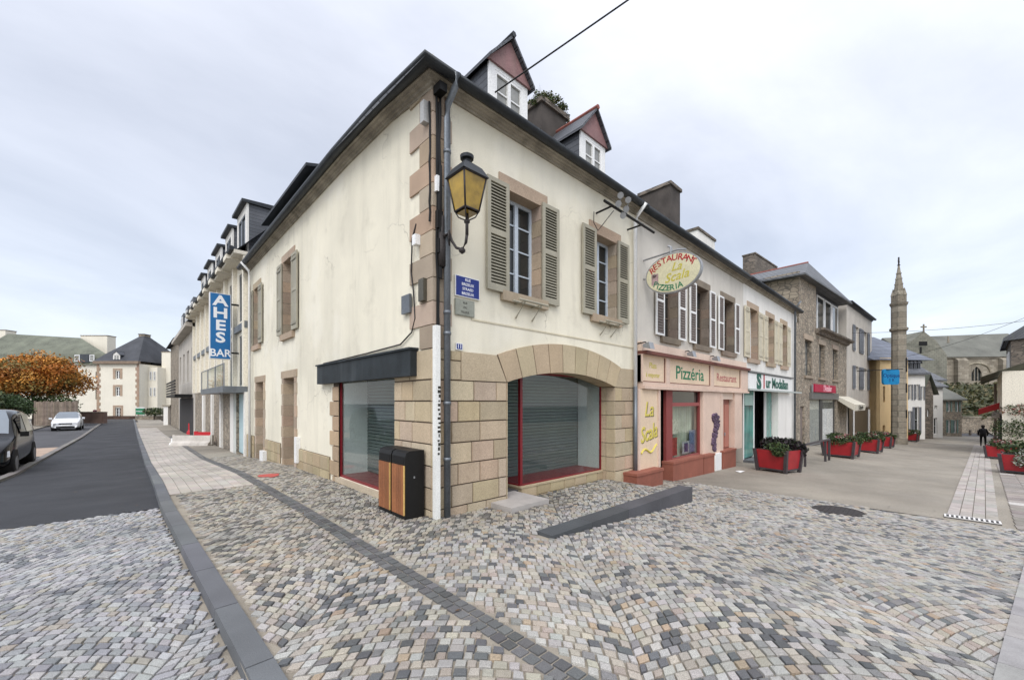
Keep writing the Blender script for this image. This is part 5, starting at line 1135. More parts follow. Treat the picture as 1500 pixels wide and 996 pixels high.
w1, f1 = simple_house('white_gabled_house', 'white house with dark slate dormers just right of the stone turret', 1325, 1355, 37, -20, 638, 546, m_white, [(1331, 1335, 563, 586), (1341, 1345, 563, 586), (1350, 1353, 566, 586), (1330, 1334, 602, 634), (1340, 1346, 596, 634)], 526, m_slate_roof, 7, m_bluegrey)
for i in range(4):
    dormer(w1, f1.x(1328+i*5.5, .8), f1.x(1331.5+i*5.5, .8), .8, f1.z(1340, 545, .8), f1.z(1340, 532, .8), f1.z(1340, 526, .8), 2, m_slate, m_slate, m_slate, m_slate, win=False)
simple_house('brown_gable_house', 'narrow brown stone gable house behind the white dormered house', 1353, 1367, 39.5, -10, 640, 577, m_rubble_dark, [(1358, 1361, 600, 610)], 552, m_mossroof, 6, gable=True)
simple_house('small_white_house', 'small white house between the brown gable house and the green shuttered one', 1364, 1381, 41, -10, 641, 565, m_white, [(1369, 1373, 594, 600), (1368, 1373, 612, 636)], 553, m_slate_roof, 5)
simple_house('green_shuttered_house', 'stone house with grey green shutters at the end of the street', 1377, 1409, 43, -18, 640, 584, m_rubble, [(1388, 1392, 588, 603), (1401, 1404.5, 588, 603), (1388, 1392, 615, 634), (1397, 1401, 615, 634)], 567, m_churchroof, 7, M('grey green shutter', (.17, .25, .22), .7))
simple_house('slate_roofed_house', 'grey slate roofed building seen between the dormered house and the church', 1352, 1382, 60, 0, 600, 556, m_grey_render, [(1375, 1378, 560, 570)], 538, m_slate_roof, 8)
# low wall at the end, bank of ground cover
wf = camframe(1440, 49, 0); t = Thing('retaining_wall', 'rubble retaining wall closing the end of the street under the bank', 'wall', wf, wf.x(1396), 0, -2.6)
m = t.mb(); m.box(wf.x(1396), wf.x(1475), 0, .5, -2.8, wf.z(1440, 612)); m.build('masonry', m_rubble, t.root)
m = t.mb(); m.box(wf.x(1396), wf.x(1475), -.06, .56, wf.z(1440, 612), wf.z(1440, 610)); m.build('coping', m_church, t.root)
for i in range(11):
    q = wf.w(wf.x(1380)+i*.95, -3, 0); q.z = G(q.x, q.y); m = MB(); m.lathe((0, 0, 0), [(.12, -.2), (.11, .4), (.13, .42), (0, .5)], 8); tag(m.build('bollard', m_rubble_dark, loc=q), 'low dark stone post in the row along the foot of the end wall', 'bollard', 'stone posts along the end wall')
bank_y0, bank_y1 = .5, 34
m = MB(); nx = 30; ny = 16; pts = []
bz0, bz1 = wf.z(1440, 611), at(1440, 563, 82).z
def bankp(i, j): x = wf.x(1385)-4+ (i/nx)*(26+j*1.6); y = bank_y0+(bank_y1-bank_y0)*j/ny; return wf.w(x, y, bz0+(bz1-bz0)*(j/ny)+U(-.15, .15))
grid = [[bankp(i, j) for j in range(ny+1)] for i in range(nx+1)]
m.add([tuple(p) for r_ in grid for p in r_], [(i*(ny+1)+j, (i+1)*(ny+1)+j, (i+1)*(ny+1)+j+1, i*(ny+1)+j+1) for i in range(nx) for j in range(ny)])
tag(m.build('grassy_bank', M('bank soil and grass', (.075, .08, .035), .95, .4, .5, .4, 6)), kind='structure')
m = MB(); pts = []
for _ in range(3800):
    i = R()*nx; j = R()*ny; p = grid[int(i)][int(j)]; pts.append((p.x+U(-1, 1), p.y+U(-1.3, 1.3), p.z+U(0, .7)))
leaves(m, pts, .33, [(.09, .085, .03), (.055, .06, .022), (.12, .10, .045), (.04, .05, .02)], .5)
tag(m.build('bank_scrub', m_leaf), 'scrubby green and brown ground cover on the bank below the church', 'ground cover', kind='stuff')
# church
cf = camframe(1420, 88, -6); ck = 88/FPX; X = lambda u, y=0: cf.x(u, y); Z = lambda v: cf.z(1420, v)
ch = Thing('church', 'long stone church with a lichened slate roof, buttresses and a gabled transept', 'church', cf, X(1330), 0, Z(566)); cr = ch.root
m = ch.mb()
zb, ze, zr = Z(574), Z(523), Z(489)+1.0
ww = (X(1423), X(1438), Z(558), Z(537))
wall(m, X(1330), X(1530), zb-3, ze, [ww], rev=.5); m.box(X(1330), X(1530), .8, 14, zb-3, ze-.2)
for u in (1346, 1397, 1404, 1462): m.box(X(u), X(u)+1.1, -1.0, 0, zb-3, Z(528)); m.prismx([(-1.0, Z(528)), (0, Z(528)), (0, Z(523))], X(u), X(u)+1.1)
m.box(X(1330), X(1530), -.25, 0, Z(525), Z(522)); m.box(X(1330), X(1530), -.35, 0, Z(565), Z(562))
m.build('nave_wall', m_church, cr)
m = ch.mb(); xc = (ww[0]+ww[1])/2; w_ = (ww[1]-ww[0])/2
for s in (-1, 1): m.add([(xc+s*w_, -.02, ww[3]-1.4), (xc+s*w_, -.02, ww[3]), (xc, -.02, ww[3]), (xc+s*w_*.6, -.02, ww[3]-.6)], [(0, 1, 2, 3)])
for dx in (-.33, .33): m.box(xc+dx*w_-.06, xc+dx*w_+.06, .1, .25, ww[2], ww[3])
big = [(X(1411)+(X(1450)-X(1411))*(.5-.5*cos(pi*i/12)), Z(545)+ (Z(532)-Z(545))*sin(pi*i/12)) for i in range(13)]
for (xa, za_), (xb, zb_) in zip(big, big[1:]): m.tube([(xa, -.1, za_), (xb, -.1, zb_)], .16, 5, (1.2, 1.2, 1.15))
m.build('window_tracery', m_church, cr)
m = ch.mb(); m.box(ww[0], ww[1], .3, .34, ww[2], ww[3]); m.build('window_pane', m_pane, cr)
m = ch.mb(); m.add([(X(1330), -.5, ze), (X(1530), -.5, ze), (X(1530), 7, zr), (X(1330), 7, zr-.6), (X(1530), 14.5, ze), (X(1330), 14.5, ze)], [(0, 1, 2, 3), (3, 2, 4, 5), (1, 4, 2), (0, 3, 5)]); m.build('roof', m_churchroof, cr)
m = ch.mb(); g0, g1, gp_ = X(1322, -2), X(1387, -2), X(1353, -2); m.prism([(g0, zb-3), (g1, zb-3), (g1, Z(521)), (X(1372, -2), Z(501)), (gp_, Z(486)), (X(1334, -2), Z(501)), (g0, Z(505))], -2, 3)
m.build('transept_gable', M('lichened church stone', (.20, .20, .16), .9, .3, .4, .3, 8, pattern=('brick', (radians(90), 0, 0), .9, .42, (.26, .25, .2), (.13, .125, .1), .03), stain=.5, stain_col=(.09, .1, .07), streak=1), cr)
m = ch.mb(); m.tube([(gp_, -2, Z(487)), (gp_, -2, Z(476))], .16, 6); m.box(gp_-.55, gp_+.55, -2.1, -1.9, Z(481), Z(479)); m.tube([(X(1387), -.3, Z(502)), (X(1387), -.3, Z(492))], .25, 6, r2=.1); m.build('cross', m_church, cr)
m = ch.mb(); m.lathe((0, 0, 0), [(.01, 0), (.01, .01)], 6); m.box(X(1346, -2), X(1358, -2), -2.06, -2.001, Z(507), Z(501), (.35, .35, .35)); m.box(X(1347, -2), X(1350, -2), -2.06, -2.001, Z(518), Z(509), (.4, .4, .4)); m.build('gable_openings', m_dark, cr)

# ================================================================== RIGHT SIDE OF THE STREET
rf = Frame(*at(1461, 588, 30).to_2d(), FB.ang+radians(180)+radians(0))
hz = G(at(1468, 588, 30).x, at(1468, 588, 30).y)
# facade facing the street seen very obliquely: local x runs towards the camera
w = Thing('right_white_house', 'white house with a tiled lean-to and red awning at the right edge', 'house', rf, 0, 0, hz); wr = w.root
m = w.mb(); wall(m, 0, 11, hz-.5, hz+5.2, [(1.5, 2.4, hz+2.9, hz+4.0), (4.5, 5.4, hz+2.9, hz+4.0), (1.2, 2.3, hz, hz+2.1), (4.2, 5.6, hz, hz+2.1)], rev=.2); m.quad((0, 0, hz-.5), (0, 0, hz+5.2), (0, 7, hz+5.2), (0, 7, hz-.5)); m.quad((11, 0, hz-.5), (11, 7, hz-.5), (11, 7, hz+5.2), (11, 0, hz+5.2)); m.build('wall', m_plaster2, wr)
m = w.mb(); m.box(6.2, 10.8, -.06, -.001, hz-.3, hz+2.5); m.build('dark_shopfront', m_fascia, wr)
m = w.mb(); m.box(6.4, 10.6, -.35, -.061, hz+2.5, hz+2.8); m.build('shop_fascia', m_rubble_dark, wr)
for h in ((1.5, 2.4, hz+2.9, hz+4.0), (4.5, 5.4, hz+2.9, hz+4.0), (1.2, 2.3, hz, hz+2.1), (4.2, 5.6, hz, hz+2.1)): window(w, *h, .1)
m = w.mb(); m.add([(-.2, -.8, hz+4.9), (11.2, -.8, hz+4.9), (11.2, 3.5, hz+6.9), (-.2, 3.5, hz+6.9), (-.2, -.8, hz+4.78), (11.2, -.8, hz+4.78)], [(0, 1, 2, 3), (4, 5, 1, 0), (0, 3, 4)]); m.build('roof', m_mossroof, wr)
m = w.mb(); m.tube([(.15, -.1, hz), (.15, -.1, hz+4.8)], .07, 8); m.build('downpipe', m_brownshut, wr)
m = w.mb(); m.hexa([(3.0, -.9, hz+2.6), (6.0, -.9, hz+2.6), (6.0, 0, hz+3.0), (3.0, 0, hz+3.0), (3.0, -.9, hz+2.95), (6.0, -.9, hz+2.95), (6.0, 0, hz+3.4), (3.0, 0, hz+3.4)]); m.build('awning', M('red awning', (.42, .03, .03), .8), wr)
sf = Frame(*at(1452, 588, 36).to_2d(), FB.ang+radians(180)); sz = G(at(1462, 588, 36).x, at(1462, 588, 36).y)
w = Thing('schist_gable_house', 'tall dark schist house with slate verge rising at the right edge', 'house', sf, -6, 1.0, sz); wr = w.root
zt = 1.65+(588-500)/FPX*36
m = w.mb(); m.box(-6, 4, 1.0, 11, sz, zt); m.build('wall', m_rubble_dark, wr)
m = w.mb(); m.add([(-6.3, .6, zt-.2), (4.3, .6, zt-.2), (4.3, 6, zt+4.2), (-6.3, 6, zt+4.2), (-6.3, .6, zt-.45), (4.3, .6, zt-.45), (4.3, 6, zt), (-6.3, 6, zt)], [(0, 1, 2, 3), (4, 5, 1, 0), (1, 5, 6, 2), (0, 3, 7, 4)]); m.build('roof', m_slate_roof, wr)
m = w.mb(); m.box(-1, 0, .9, .99, zt-2.6, zt-1.2); m.box(1.5, 2.5, .9, .99, zt-2.6, zt-1.2); m.build('window', m_whitepaint, wr)

# ================================================================== PLANTERS
def planter(p, rz, label, w=.98, h=.62, plants='mix', seed=1, name='street_planter', grp='red flower planters along the street'):
    random.seed(seed); t = empty(name, (p.x, p.y, G(p.x, p.y)), rz, label, 'planter', grp); a, b = w*.45, w*.52; z0, z1 = .09, .09+h
    m = MB(); m.hexa([(-a, -a, z0), (a, -a, z0), (a, a, z0), (-a, a, z0), (-b, -b, z1), (b, -b, z1), (b, b, z1), (-b, b, z1)]); m.build('red_panels', m_redpanel, t)
    m = MB()
    for sx in (-1, 1):
        for sy in (-1, 1): x0, y0, x1, y1 = sx*(a+.01), sy*(a+.01), sx*(b+.012), sy*(b+.012); q = .045; m.hexa([(x0-q, y0-q, 0), (x0+q, y0-q, 0), (x0+q, y0+q, 0), (x0-q, y0+q, 0), (x1-q, y1-q, z1+.02), (x1+q, y1-q, z1+.02), (x1+q, y1+q, z1+.02), (x1-q, y1+q, z1+.02)])
    for s in (-1, 1): m.box(-a, a, s*(a+.004)-.018, s*(a+.004)+.018, z0-.02, z0+.03); m.box(s*(a+.004)-.018, s*(a+.004)+.018, -a, a, z0-.02, z0+.03)
    m.build('corner_posts', m_steel, t)
    m = MB(); m.box(-b+.04, b-.04, -b+.04, b-.04, z1-.08, z1+.006); m.build('soil', m_soil, t)
    def veg(nm, spots, cols, size, n, up=.3):
        mm = MB(); pts = []
        for c, r_ in spots: pts += blobpts(c, r_, n, .3)
        leaves(mm, pts, size, cols, up); mm.build(nm, m_leaf, t)
    dk = [(.018, .012, .016), (.03, .02, .025), (.02, .03, .012)]; wh = [(.45, .46, .42), (.25, .28, .2), (.10, .13, .06)]; fl = [(.30, .12, .13), (.35, .28, .22)]
    if plants == 'dark':
        veg('dark_foliage', [((.25, -.15, z1+.16), (.36, .36, .22)), ((.10, .2, z1+.16), (.4, .4, .22)), ((.52, -.25, z1-.02), (.18, .36, .3))], dk, .045, 900); veg('green_foliage', [((-.36, -.15, z1+.1), (.26, .36, .17)), ((-.5, -.25, z1-.02), (.14, .22, .16))], GREENS, .035, 420)
    elif plants == 'white':
        veg('dark_foliage', [((.2, .1, z1+.2), (.5, .5, .28)), ((.4, -.3, z1+.1), (.3, .3, .25))], GREENS, .05, 600); veg('white_flowers', [((-.45, -.2, z1+.02), (.34, .45, .26)), ((-.62, -.1, z1-.2), (.2, .4, .25))], wh, .035, 700)
    else:
        veg('green_foliage', [((U(-.3, .3), U(-.3, .3), z1+.1+U(0, .12)), (.36, .36, .18)) for _ in range(3)]+[((-.5, 0, z1), (.2, .4, .16)), ((.3, -.55, z1), (.3, .12, .14))], GREENS, .045, 330)
        veg('flowers', [((U(-.4, .4), U(-.4, .4), z1+.2), (.25, .25, .12)) for _ in range(3)], fl+[(.5, .42, .38), (.36, .08, .10)], .04, 110)
    random.seed(seed+99)
    return t
def pg(u, v): return gnd(u, v)
pls = [(1140, 690, 'dark', .88, 'large red planter with dark purple foliage in front of the green glass shop', .0), (1232, 669, 'mix', 1.05, 'red planter with green plants in front of the red shop sign', .0), (1270, 662, 'mix', 1.05, 'second red planter of the row, partly behind the one below the red shop sign', 0), (1291, 655, 'mix', 1.05, 'small red planter at the foot of the blue-fronted shop', 0), (1333, 646, 'mix', 1.05, 'lone red planter in front of the white dormered house', 0)]
for i, (u, v, k_, w_, lb, rz) in enumerate(pls): planter(pg(u, v), radians(-14 if i == 0 else -5), lb, w_, .60, k_, 11+i)
p = gnd(1503, 694); planter(p, radians(-8), 'red planter with white flowers at the right edge of the paving', 1.05, .58, 'white', 31)
p = gnd(1470, 672); planter(p, radians(-8), 'dark leafy planter behind the white-flowered one on the right', 1.1, .55, 'mix', 37)
p = gnd(1475, 662); planter(p, radians(-8), 'farthest planter on the right, near the walking person', 1.1, .75, 'mix', 41)
# hanging shrubs / tall greenery at right edge
p = gnd(1497, 668); bt = empty('leafy_shrub', tuple(p), 0, 'dark leafy shrub with red flowers beside the right-hand house', 'shrub')
m = MB(); m.tube([(0, 0, 0), (.05, 0, 1.2), (0, .1, 2.0)], .05, 6); m.build('trunk', m_bark, bt)
m = MB(); leaves(m, blobpts((.1, 0, 1.5), (.9, 1.2, .8), 3200, .2), .055, GREENS); leaves(m, blobpts((0, 0, 2.6), (.7, .9, .45), 1500, .2), .05, GREENS+[(.25, .03, .02)]*2); m.build('crown', m_leaf, bt)
# low metal barrier by the planters
p = gnd(1209, 676); t = empty('metal_barrier', tuple(p), radians(-4), 'low dark metal hoop barrier between the first two red planters', 'barrier')
m = MB()
for x, y in ((0, 0), (.55, 0)): m.box(x-.035, x+.035, y-.035, y+.035, 0, .82)
m.box(-2.6, .55, -.03, .03, .80, .86); m.box(-2.6, -2.53, -.03, .03, 0, .8); m.build('rails', m_steel, t)
# litter-free utility post between planters
# ================================================================== PERSON
p = gnd(1440, 653.5); H_ = 1.62; t = empty('person', tuple(p), FB.ang-radians(90), 'person in dark clothes walking away down the street at the far right', 'person')
def skin(name, vs, es, rs, mat, parent, root=0):
    me = bpy.data.meshes.new(name); me.from_pydata(vs, es, []); me.materials.append(mat); o = bpy.data.objects.new(name, me); COL.objects.link(o); o.parent = parent
    o.modifiers.new('skin', 'SKIN'); sub = o.modifiers.new('sub', 'SUBSURF'); sub.levels = 1; sub.render_levels = 2
    sk = me.skin_vertices[0].data if me.skin_vertices else None
    if sk is None:
        me.attributes.new; 
    for i, r_ in enumerate(rs): sk[i].radius = r_ if isinstance(r_, tuple) else (r_, r_)
    sk[root].use_root = True
    for pl in me.polygons: pl.use_smooth = True
    return o
def person_body(parent):
    v = [(0, 0, .86), (0, 0, 1.05), (0, .0, 1.30), (0, .03, 1.43), (0, .05, 1.52), (0, .05, 1.60),
         (-.10, 0, .84), (-.11, .06, .48), (-.11, -.04, .08), (-.11, .08, .03), (.10, 0, .84), (.12, .12, .48), (.12, .14, .08), (.12, .26, .04),
         (-.16, 0, 1.33), (-.24, -.04, 1.06), (-.22, .06, .84), (.16, 0, 1.33), (.25, .02, 1.06), (.23, .12, .84)]
    e = [(0, 1), (1, 2), (2, 3), (3, 4), (4, 5), (0, 6), (6, 7), (7, 8), (8, 9), (0, 10), (10, 11), (11, 12), (12, 13), (2, 14), (14, 15), (15, 16), (2, 17), (17, 18), (18, 19)]
    r_ = [(.17, .12), (.16, .11), (.20, .12), .06, .09, .085, .095, .065, .045, .04, .095, .065, .045, .04, .075, .055, .035, .075, .055, .035]
    me = bpy.data.meshes.new('body'); me.from_pydata(v, e, []); o = bpy.data.objects.new('body', me); COL.objects.link(o); o.parent = parent; me.materials.append(m_cloth)
    o.modifiers.new('skin', 'SKIN'); sb = o.modifiers.new('sub', 'SUBSURF'); sb.levels = 2; sb.render_levels = 2
    if not me.skin_vertices: 
        dg = bpy.context.evaluated_depsgraph_get(); dg.update()
    sk = me.skin_vertices[0].data
    for i, q in enumerate(r_): sk[i].radius = q if isinstance(q, tuple) else (q, q)
    sk[0].use_root = True; return o
body = person_body(t)
m = MB(); m.lathe((0, .05, 1.5), [(.0, .20), (.07, .19), (.105, .13), (.11, .06), (.09, .0), (.05, -.04), (0, -.05)][::-1], 14); m.build('hair', m_hair, t, True)
m = MB(); m.lathe((0, 0, 0), [(.19, .78), (.17, 1.05), (.19, 1.28), (.15, 1.37), (.06, 1.44)], 12); m.build('jacket', m_cloth, t, True)

# ================================================================== SIDE STREET, HOTEL
def LY(u, y=0): return FL.x(u, y)
HX0, HX1 = LY(286), LEND-.02
Ht = Thing('hotel_building', 'cream hotel with white pilasters, tall windows and slate dormers beside the corner house', 'hotel', FL, HX1, 0, -.5); hr = Ht.root
ZH = 7.0; L_ = HX1-HX0
m = Ht.mb(); bays = []
nb = 8; bw = L_/nb; hs = []
for i in range(nb):
    x = HX1-(i+1)*bw; hs += [(x+bw*.22, x+bw*.76, 4.75, 6.6), (x+bw*.22, x+bw*.76, 2.25, 4.2)]
wall(m, HX0, HX1, 2.2, ZH, hs, rev=.2); m.build('wall', m_plaster2, hr)
for h in hs: window(Ht, *h, .03, m_zinc, m_pane, 2, 0, .06)
for i in range(nb+1): x = HX1-i*bw-.16; m = Ht.mb(); m.box(x-.14, x+.14, -.13, -.001, 2.2, ZH); m.build('pilaster', m_plaster2, hr)
m = Ht.mb(); m.box(HX0, HX1, -.1, -.001, 4.35, 4.6); m.build('spandrel_band', m_zinc, hr)
m = Ht.mb(); m.box(HX1-3*bw, HX1, -.75, 0, 1.98, 2.2); m.build('canopy', m_zinc, hr)
m = Ht.mb(); m.quad((HX1-3*bw+.05, -.71, 2.2), (HX1-.05, -.71, 2.2), (HX1-.05, -.71, 3.0), (HX1-3*bw+.05, -.71, 3.0)); m.build('balustrade_glass', m_glass, hr)
m = Ht.mb(); m.tube([(HX1-3*bw, -.71, 3.0), (HX1, -.71, 3.0)], .02, 6)
for i in range(4): m.box(HX1-i*bw-.03, HX1-i*bw+.0, -.73, -.69, 2.2, 3.0)
m.build('handrail', m_tin, hr)
m = Ht.mb(); g0, g1 = LY(346), LY(361)
wall(m, HX0, HX1, -1.2, 2.2, [(g0, g1, -.45, 1.95)], rev=.3); m.build('stone_ground_floor', m_rubble, hr)
for u0_, u1_ in ((341, 346), (361, 363), (325, 327), (312, 313.5), (299, 301)): m = Ht.mb(); m.box(LY(u0_), LY(u1_), -.1, -.001, -1, 2.0); m.build('ground_pilaster', m_white, hr)
m = Ht.mb(); m.box(g0, g1, .1, .12, -.4, 1.95, (.75, .9, .95)); m.build('glass_door', m_pale, hr)
for a, b in ((12.9, 14.7), (15.9, 17.5), (18.8, 20.5), (21.8, 23.4), (24.8, 26.3)):
    a0, b0 = -b, -a
    m = Ht.mb(); m.box(a0, b0, .12, 2.6, 6.9, 9.15); m.build('dormer_cheeks', m_slate, hr)
    m = Ht.mb(); m.box(a0-.02, a0+.25, .05, .12, 6.9, 9.1); m.box(b0-.25, b0+.02, .05, .12, 6.9, 9.1); m.box(a0+.25, b0-.25, .05, .12, 8.8, 9.1); m.build('dormer_front', m_white, hr)
    window(Ht, a0+.25, b0-.25, 7.1, 8.8, .06, m_zinc, m_pane, 2, 0, .06, name='dormer_window')
    m = Ht.mb(); m.hexa([(a0-.1, -.12, 9.1), (b0+.1, -.12, 9.1), (b0+.1, 2.8, 9.1), (a0-.1, 2.8, 9.1), (a0-.1, -.12, 9.2), (b0+.1, -.12, 9.2), (b0+.1, 2.8, 9.35), (a0-.1, 2.8, 9.35)]); m.build('dormer_roof', m_gutter, hr)
m = Ht.mb()
for i in range(nb): x = HX1-(i+.5)*bw; m.box(x-.35, x+.35, -.55, -.0, ZH-.05, ZH+.12)
m.box(HX0, HX1, -.42, 0, ZH, ZH+.13, (.9, .9, .9)); m.build('cornice', m_plaster2, hr)
m = Ht.mb(); m.tube([(HX0, -.48, ZH+.16), (HX1, -.48, ZH+.16)], .08, 8); m.build('gutter', m_gutter, hr)
m = Ht.mb(); m.add([(HX0, -.35, ZH+.13), (HX1, -.35, ZH+.13), (HX1, 1.8, 9.4), (HX0, 1.8, 9.4), (HX1, 7, 10.2), (HX0, 7, 10.2)], [(0, 1, 2, 3), (3, 2, 4, 5)]); m.quad((HX1, 0, -1), (HX1, 7, -1), (HX1, 7, 9), (HX1, 0, 7)); m.build('roof', m_slate, hr)
# second building on that side, with dark balconies
B0, B1 = LY(262), HX0-.02
Bn = Thing('balcony_building', 'narrow building with dark metal balconies past the hotel', 'building', FL, B1, 0, -.7); br = Bn.root
m = Bn.mb(); hs = []; nb = 4; bw = (B1-B0)/nb
for i in range(nb): x = B1-(i+1)*bw; hs += [(x+.9, x+bw-.9, 3.1, 5.4)]
wall(m, B0, B1, -1.5, 6.6, hs, rev=.2); m.build('wall', m_grey_render, br)
for h in hs: window(Bn, *h, .12, m_whitepaint, m_panecurt, 2, 1, .07)
m = Bn.mb()
for k_ in range(5): m.box(B0+2, B1-1.5, -.95, -.9, 2.2+k_*.2, 2.32+k_*.2)
m.box(B0+2, B1-1.5, -.95, 0, 1.95, 2.15); m.build('balcony', m_black, br)
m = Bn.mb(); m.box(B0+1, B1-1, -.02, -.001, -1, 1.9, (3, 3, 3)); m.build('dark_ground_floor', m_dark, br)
m = Bn.mb(); m.box(B0, B1, -.5, 0, 6.6, 6.85); m.build('cornice', m_grey_render, br)
for i in range(3):
    x = B1-2.2-i*3.6; m = Bn.mb(); m.box(x-1.8, x, .1, 2, 6.85, 9.0); m.build('dormer', m_slate, br); window(Bn, x-1.6, x-.2, 7.1, 8.7, .04, m_whitepaint, m_pane, 2, 0, .07, name='dormer_window')
m = Bn.mb(); m.add([(B0, -.5, 6.86), (B1, -.5, 6.86), (B1, 3, 9.6), (B0, 3, 9.6), (B1, 8, 9.6), (B0, 8, 9.6)], [(0, 1, 2, 3), (3, 2, 4, 5)]); m.quad((B0, 0, -1), (B0, 8, -1), (B0, 8, 9.5), (B0, 0, 6.8)); m.build('roof', m_slate, br)
# third: brown stone
C0, C1 = LY(250), B0-.02
Cn = Thing('far_stone_building', 'far brown stone building at the end of the side street row', 'building', FL, C1, 0, -.8); m = Cn.mb(); hs = []
bw = (C1-C0)/3
for i in range(3): x = C1-(i+1)*bw; hs += [(x+1.5, x+bw-1.5, 3.2, 5.2), (x+1.5, x+bw-1.5, .2, 2.2)]
wall(m, C0, C1, -1.5, 7.2, hs, rev=.2); m.quad((C0, 0, -1.5), (C0, 0, 7.2), (C0, 8, 7.2), (C0, 8, -1.5)); m.build('wall', m_rubble, Cn.root)
for h in hs: window(Cn, *h, .12, m_whitepaint, m_pane, 2, 1, .08)
m = Cn.mb(); m.add([(C0-.3, -.4, 7.2), (C1, -.4, 7.2), (C1, 4, 10.5), (C0, 4, 10.5), (C1, 8, 7.2), (C0, 8, 7.2)], [(0, 1, 2, 3), (3, 2, 4, 5), (0, 3, 5)]); m.build('roof', m_slate_roof, Cn.root)
# hotel sign
p = (0, 14.1); xa, xb_ = -.27, -.94
hs_ = empty('vertical_bar_sign', (0, 14.1, 4.5), 0, 'tall blue vertical sign reading Ahes Bar in white', 'sign')
zl0, zl1 = 3.28, 5.80
m = MB(); m.box(xb_, xa, -.1, .1, zl0-4.5, zl1-4.5); m.build('box', m_whitepaint, hs_)
m = MB(); m.box(xb_+.02, xa-.02, -.104, .104, zl0-4.48, zl1-4.52); m.build('blue_face', m_bluesign, hs_)
m = MB(); xc = (xa+xb_)/2
for i, chh in enumerate('AHES'): text(m, chh, .54, (xc, -.106, 1.0-i*.47), ext=.002, bold=.03, sx=1.25)
text(m, 'BAR', .40, (xc, -.106, -1.0), ext=.002, bold=.02, sx=.92); m.build('lettering', t_white, hs_)
m = MB()
for z in (-.95, .95): m.box(xa, 0, -.03, .03, z-.03, z+.03)
m.build('bracket', m_black, hs_)
# plastic barriers lying on the side street pavement
def barrier(p, rz, L_, h, w, mat, label, grp=None):
    t = empty('road_barrier', tuple(p), rz, label, 'barrier', grp); m = MB(); n = 2 if L_ > 1 else 1
    m.prismx([(-w, 0), (w, 0), (w*.9, h*.25), (w*.4, h*.45), (w*.3, h), (-w*.3, h), (-w*.4, h*.45), (-w*.9, h*.25)], -L_/2, L_/2); m.build('body', mat, t)
    m = MB()
    for s in (-1, 1): m.box(s*L_/2-.06, s*L_/2+.06, -w*.25, w*.25, h*.1, h*1.06)
    m.build('end_lugs', mat, t); return t
barrier(gnd(283, 652), radians(-46), 1.9, .48, .26, m_dirtywhite, 'dirty white low barrier block in front of the red one')
barrier(gnd(313, 649), radians(-46), 1.9, .58, .26, m_redplastic, 'long red plastic barrier behind the white block')
barrier(gnd(286, 636), radians(-46), .8, .75, .3, m_redplastic, 'short red plastic barrier standing behind the long red one')
barrier(gnd(262, 651), radians(-46), .6, .3, .25, m_whitepaint, 'small white foot block at the left end of the low barriers')

# ================================================================== FAR CREAM COMPLEX
ff = camframe(172, 62, 0); k = 62/FPX; fx = lambda u, y=0: ff.x(u, y); fzz = lambda v, y=0: ff.z(172, v, y)
A_ = Thing('cream_tower_house', 'cream building with quoined corners and a steep dark hipped roof closing the side street', 'building', ff, fx(140), 0, fzz(616)); ar = A_.root
wn = [(169, 176, 543, 555), (169, 176, 567, 580), (169, 177, 597, 611)]
hs = [(fx(a), fx(b), fzz(d), fzz(c)) for a, b, c, d in wn]
zb = fzz(618); ze = fzz(533)
m = A_.mb(); wall(m, fx(142), fx(204), zb, ze, hs, rev=.25); m.quad((fx(204), 0, zb), (fx(204), 0, ze), (fx(204), 9, ze), (fx(204), 9, zb)); m.box(fx(204)+.01, fx(218), 1.5, 9, zb, ze-.4); m.build('wall', m_plaster2, ar)
for u, s_ in ((142, 1), (204, -1)):
    m = A_.mb(); z = zb+.3; i = 0
    while z < ze-.4: q = .55 if i % 2 else .35; x = fx(u); m.box(min(x, x+s_*q), max(x, x+s_*q), -.06, -.001, z, z+.46, jit((.9, .78, .74), .08)); z += .45; i += 1
    m.build('quoins', m_granite, ar)
for h in hs:
    m = A_.mb(); m.box(h[0]-.35, h[0], -.04, -.001, h[2], h[3]+.1, (.95, .86, .82)); m.box(h[1], h[1]+.35, -.04, -.001, h[2], h[3]+.1, (.95, .86, .82)); m.box(h[0]-.35, h[1]+.35, -.04, -.001, h[3]+.1, h[3]+.35, (.95, .86, .82)); m.build('window_surround', m_granite, ar)
m = A_.mb(); m.box(fx(140), fx(206), -.45, 0, ze, ze+.4, (.55, .5, .48)); m.build('cornice', m_granite, ar)
for h in hs: window(A_, *h, .15, m_whitepaint, m_pane, 2, 2, .09)
for u in (207, 212.5): window(A_, fx(u), fx(u+3), fzz(556), fzz(543), 1.42, m_whitepaint, m_panecurt, 1, 1, .08); window(A_, fx(u), fx(u+3), fzz(580), fzz(567), 1.42, m_whitepaint, m_panecurt, 1, 1, .08)
m = A_.mb(); a, b = fx(140), fx(206); zt = fzz(516); ap_ = ((a+b)/2, 4.5, fzz(489, 4.5))
q4 = [(a, -.4, ze+.4), (b, -.4, ze+.4), (b, 9.4, ze+.4), (a, 9.4, ze+.4)]; r4 = [(a+.9, .9, zt), (b-.9, .9, zt), (b-.9, 8.5, zt), (a+.9, 8.5, zt)]
m.add(q4+r4+[ap_], [(0, 1, 5, 4), (1, 2, 6, 5), (2, 3, 7, 6), (3, 0, 4, 7), (4, 5, 8), (5, 6, 8), (6, 7, 8), (7, 4, 8)]); m.build('roof', M('dark slate', (.05, .053, .06), .6, .3, .8, .3, 12), ar)
dormer(A_, fx(167), fx(177), -.1, fzz(530), fzz(520), fzz(515), 2.0, m_slate, m_white, m_white, m_slate)
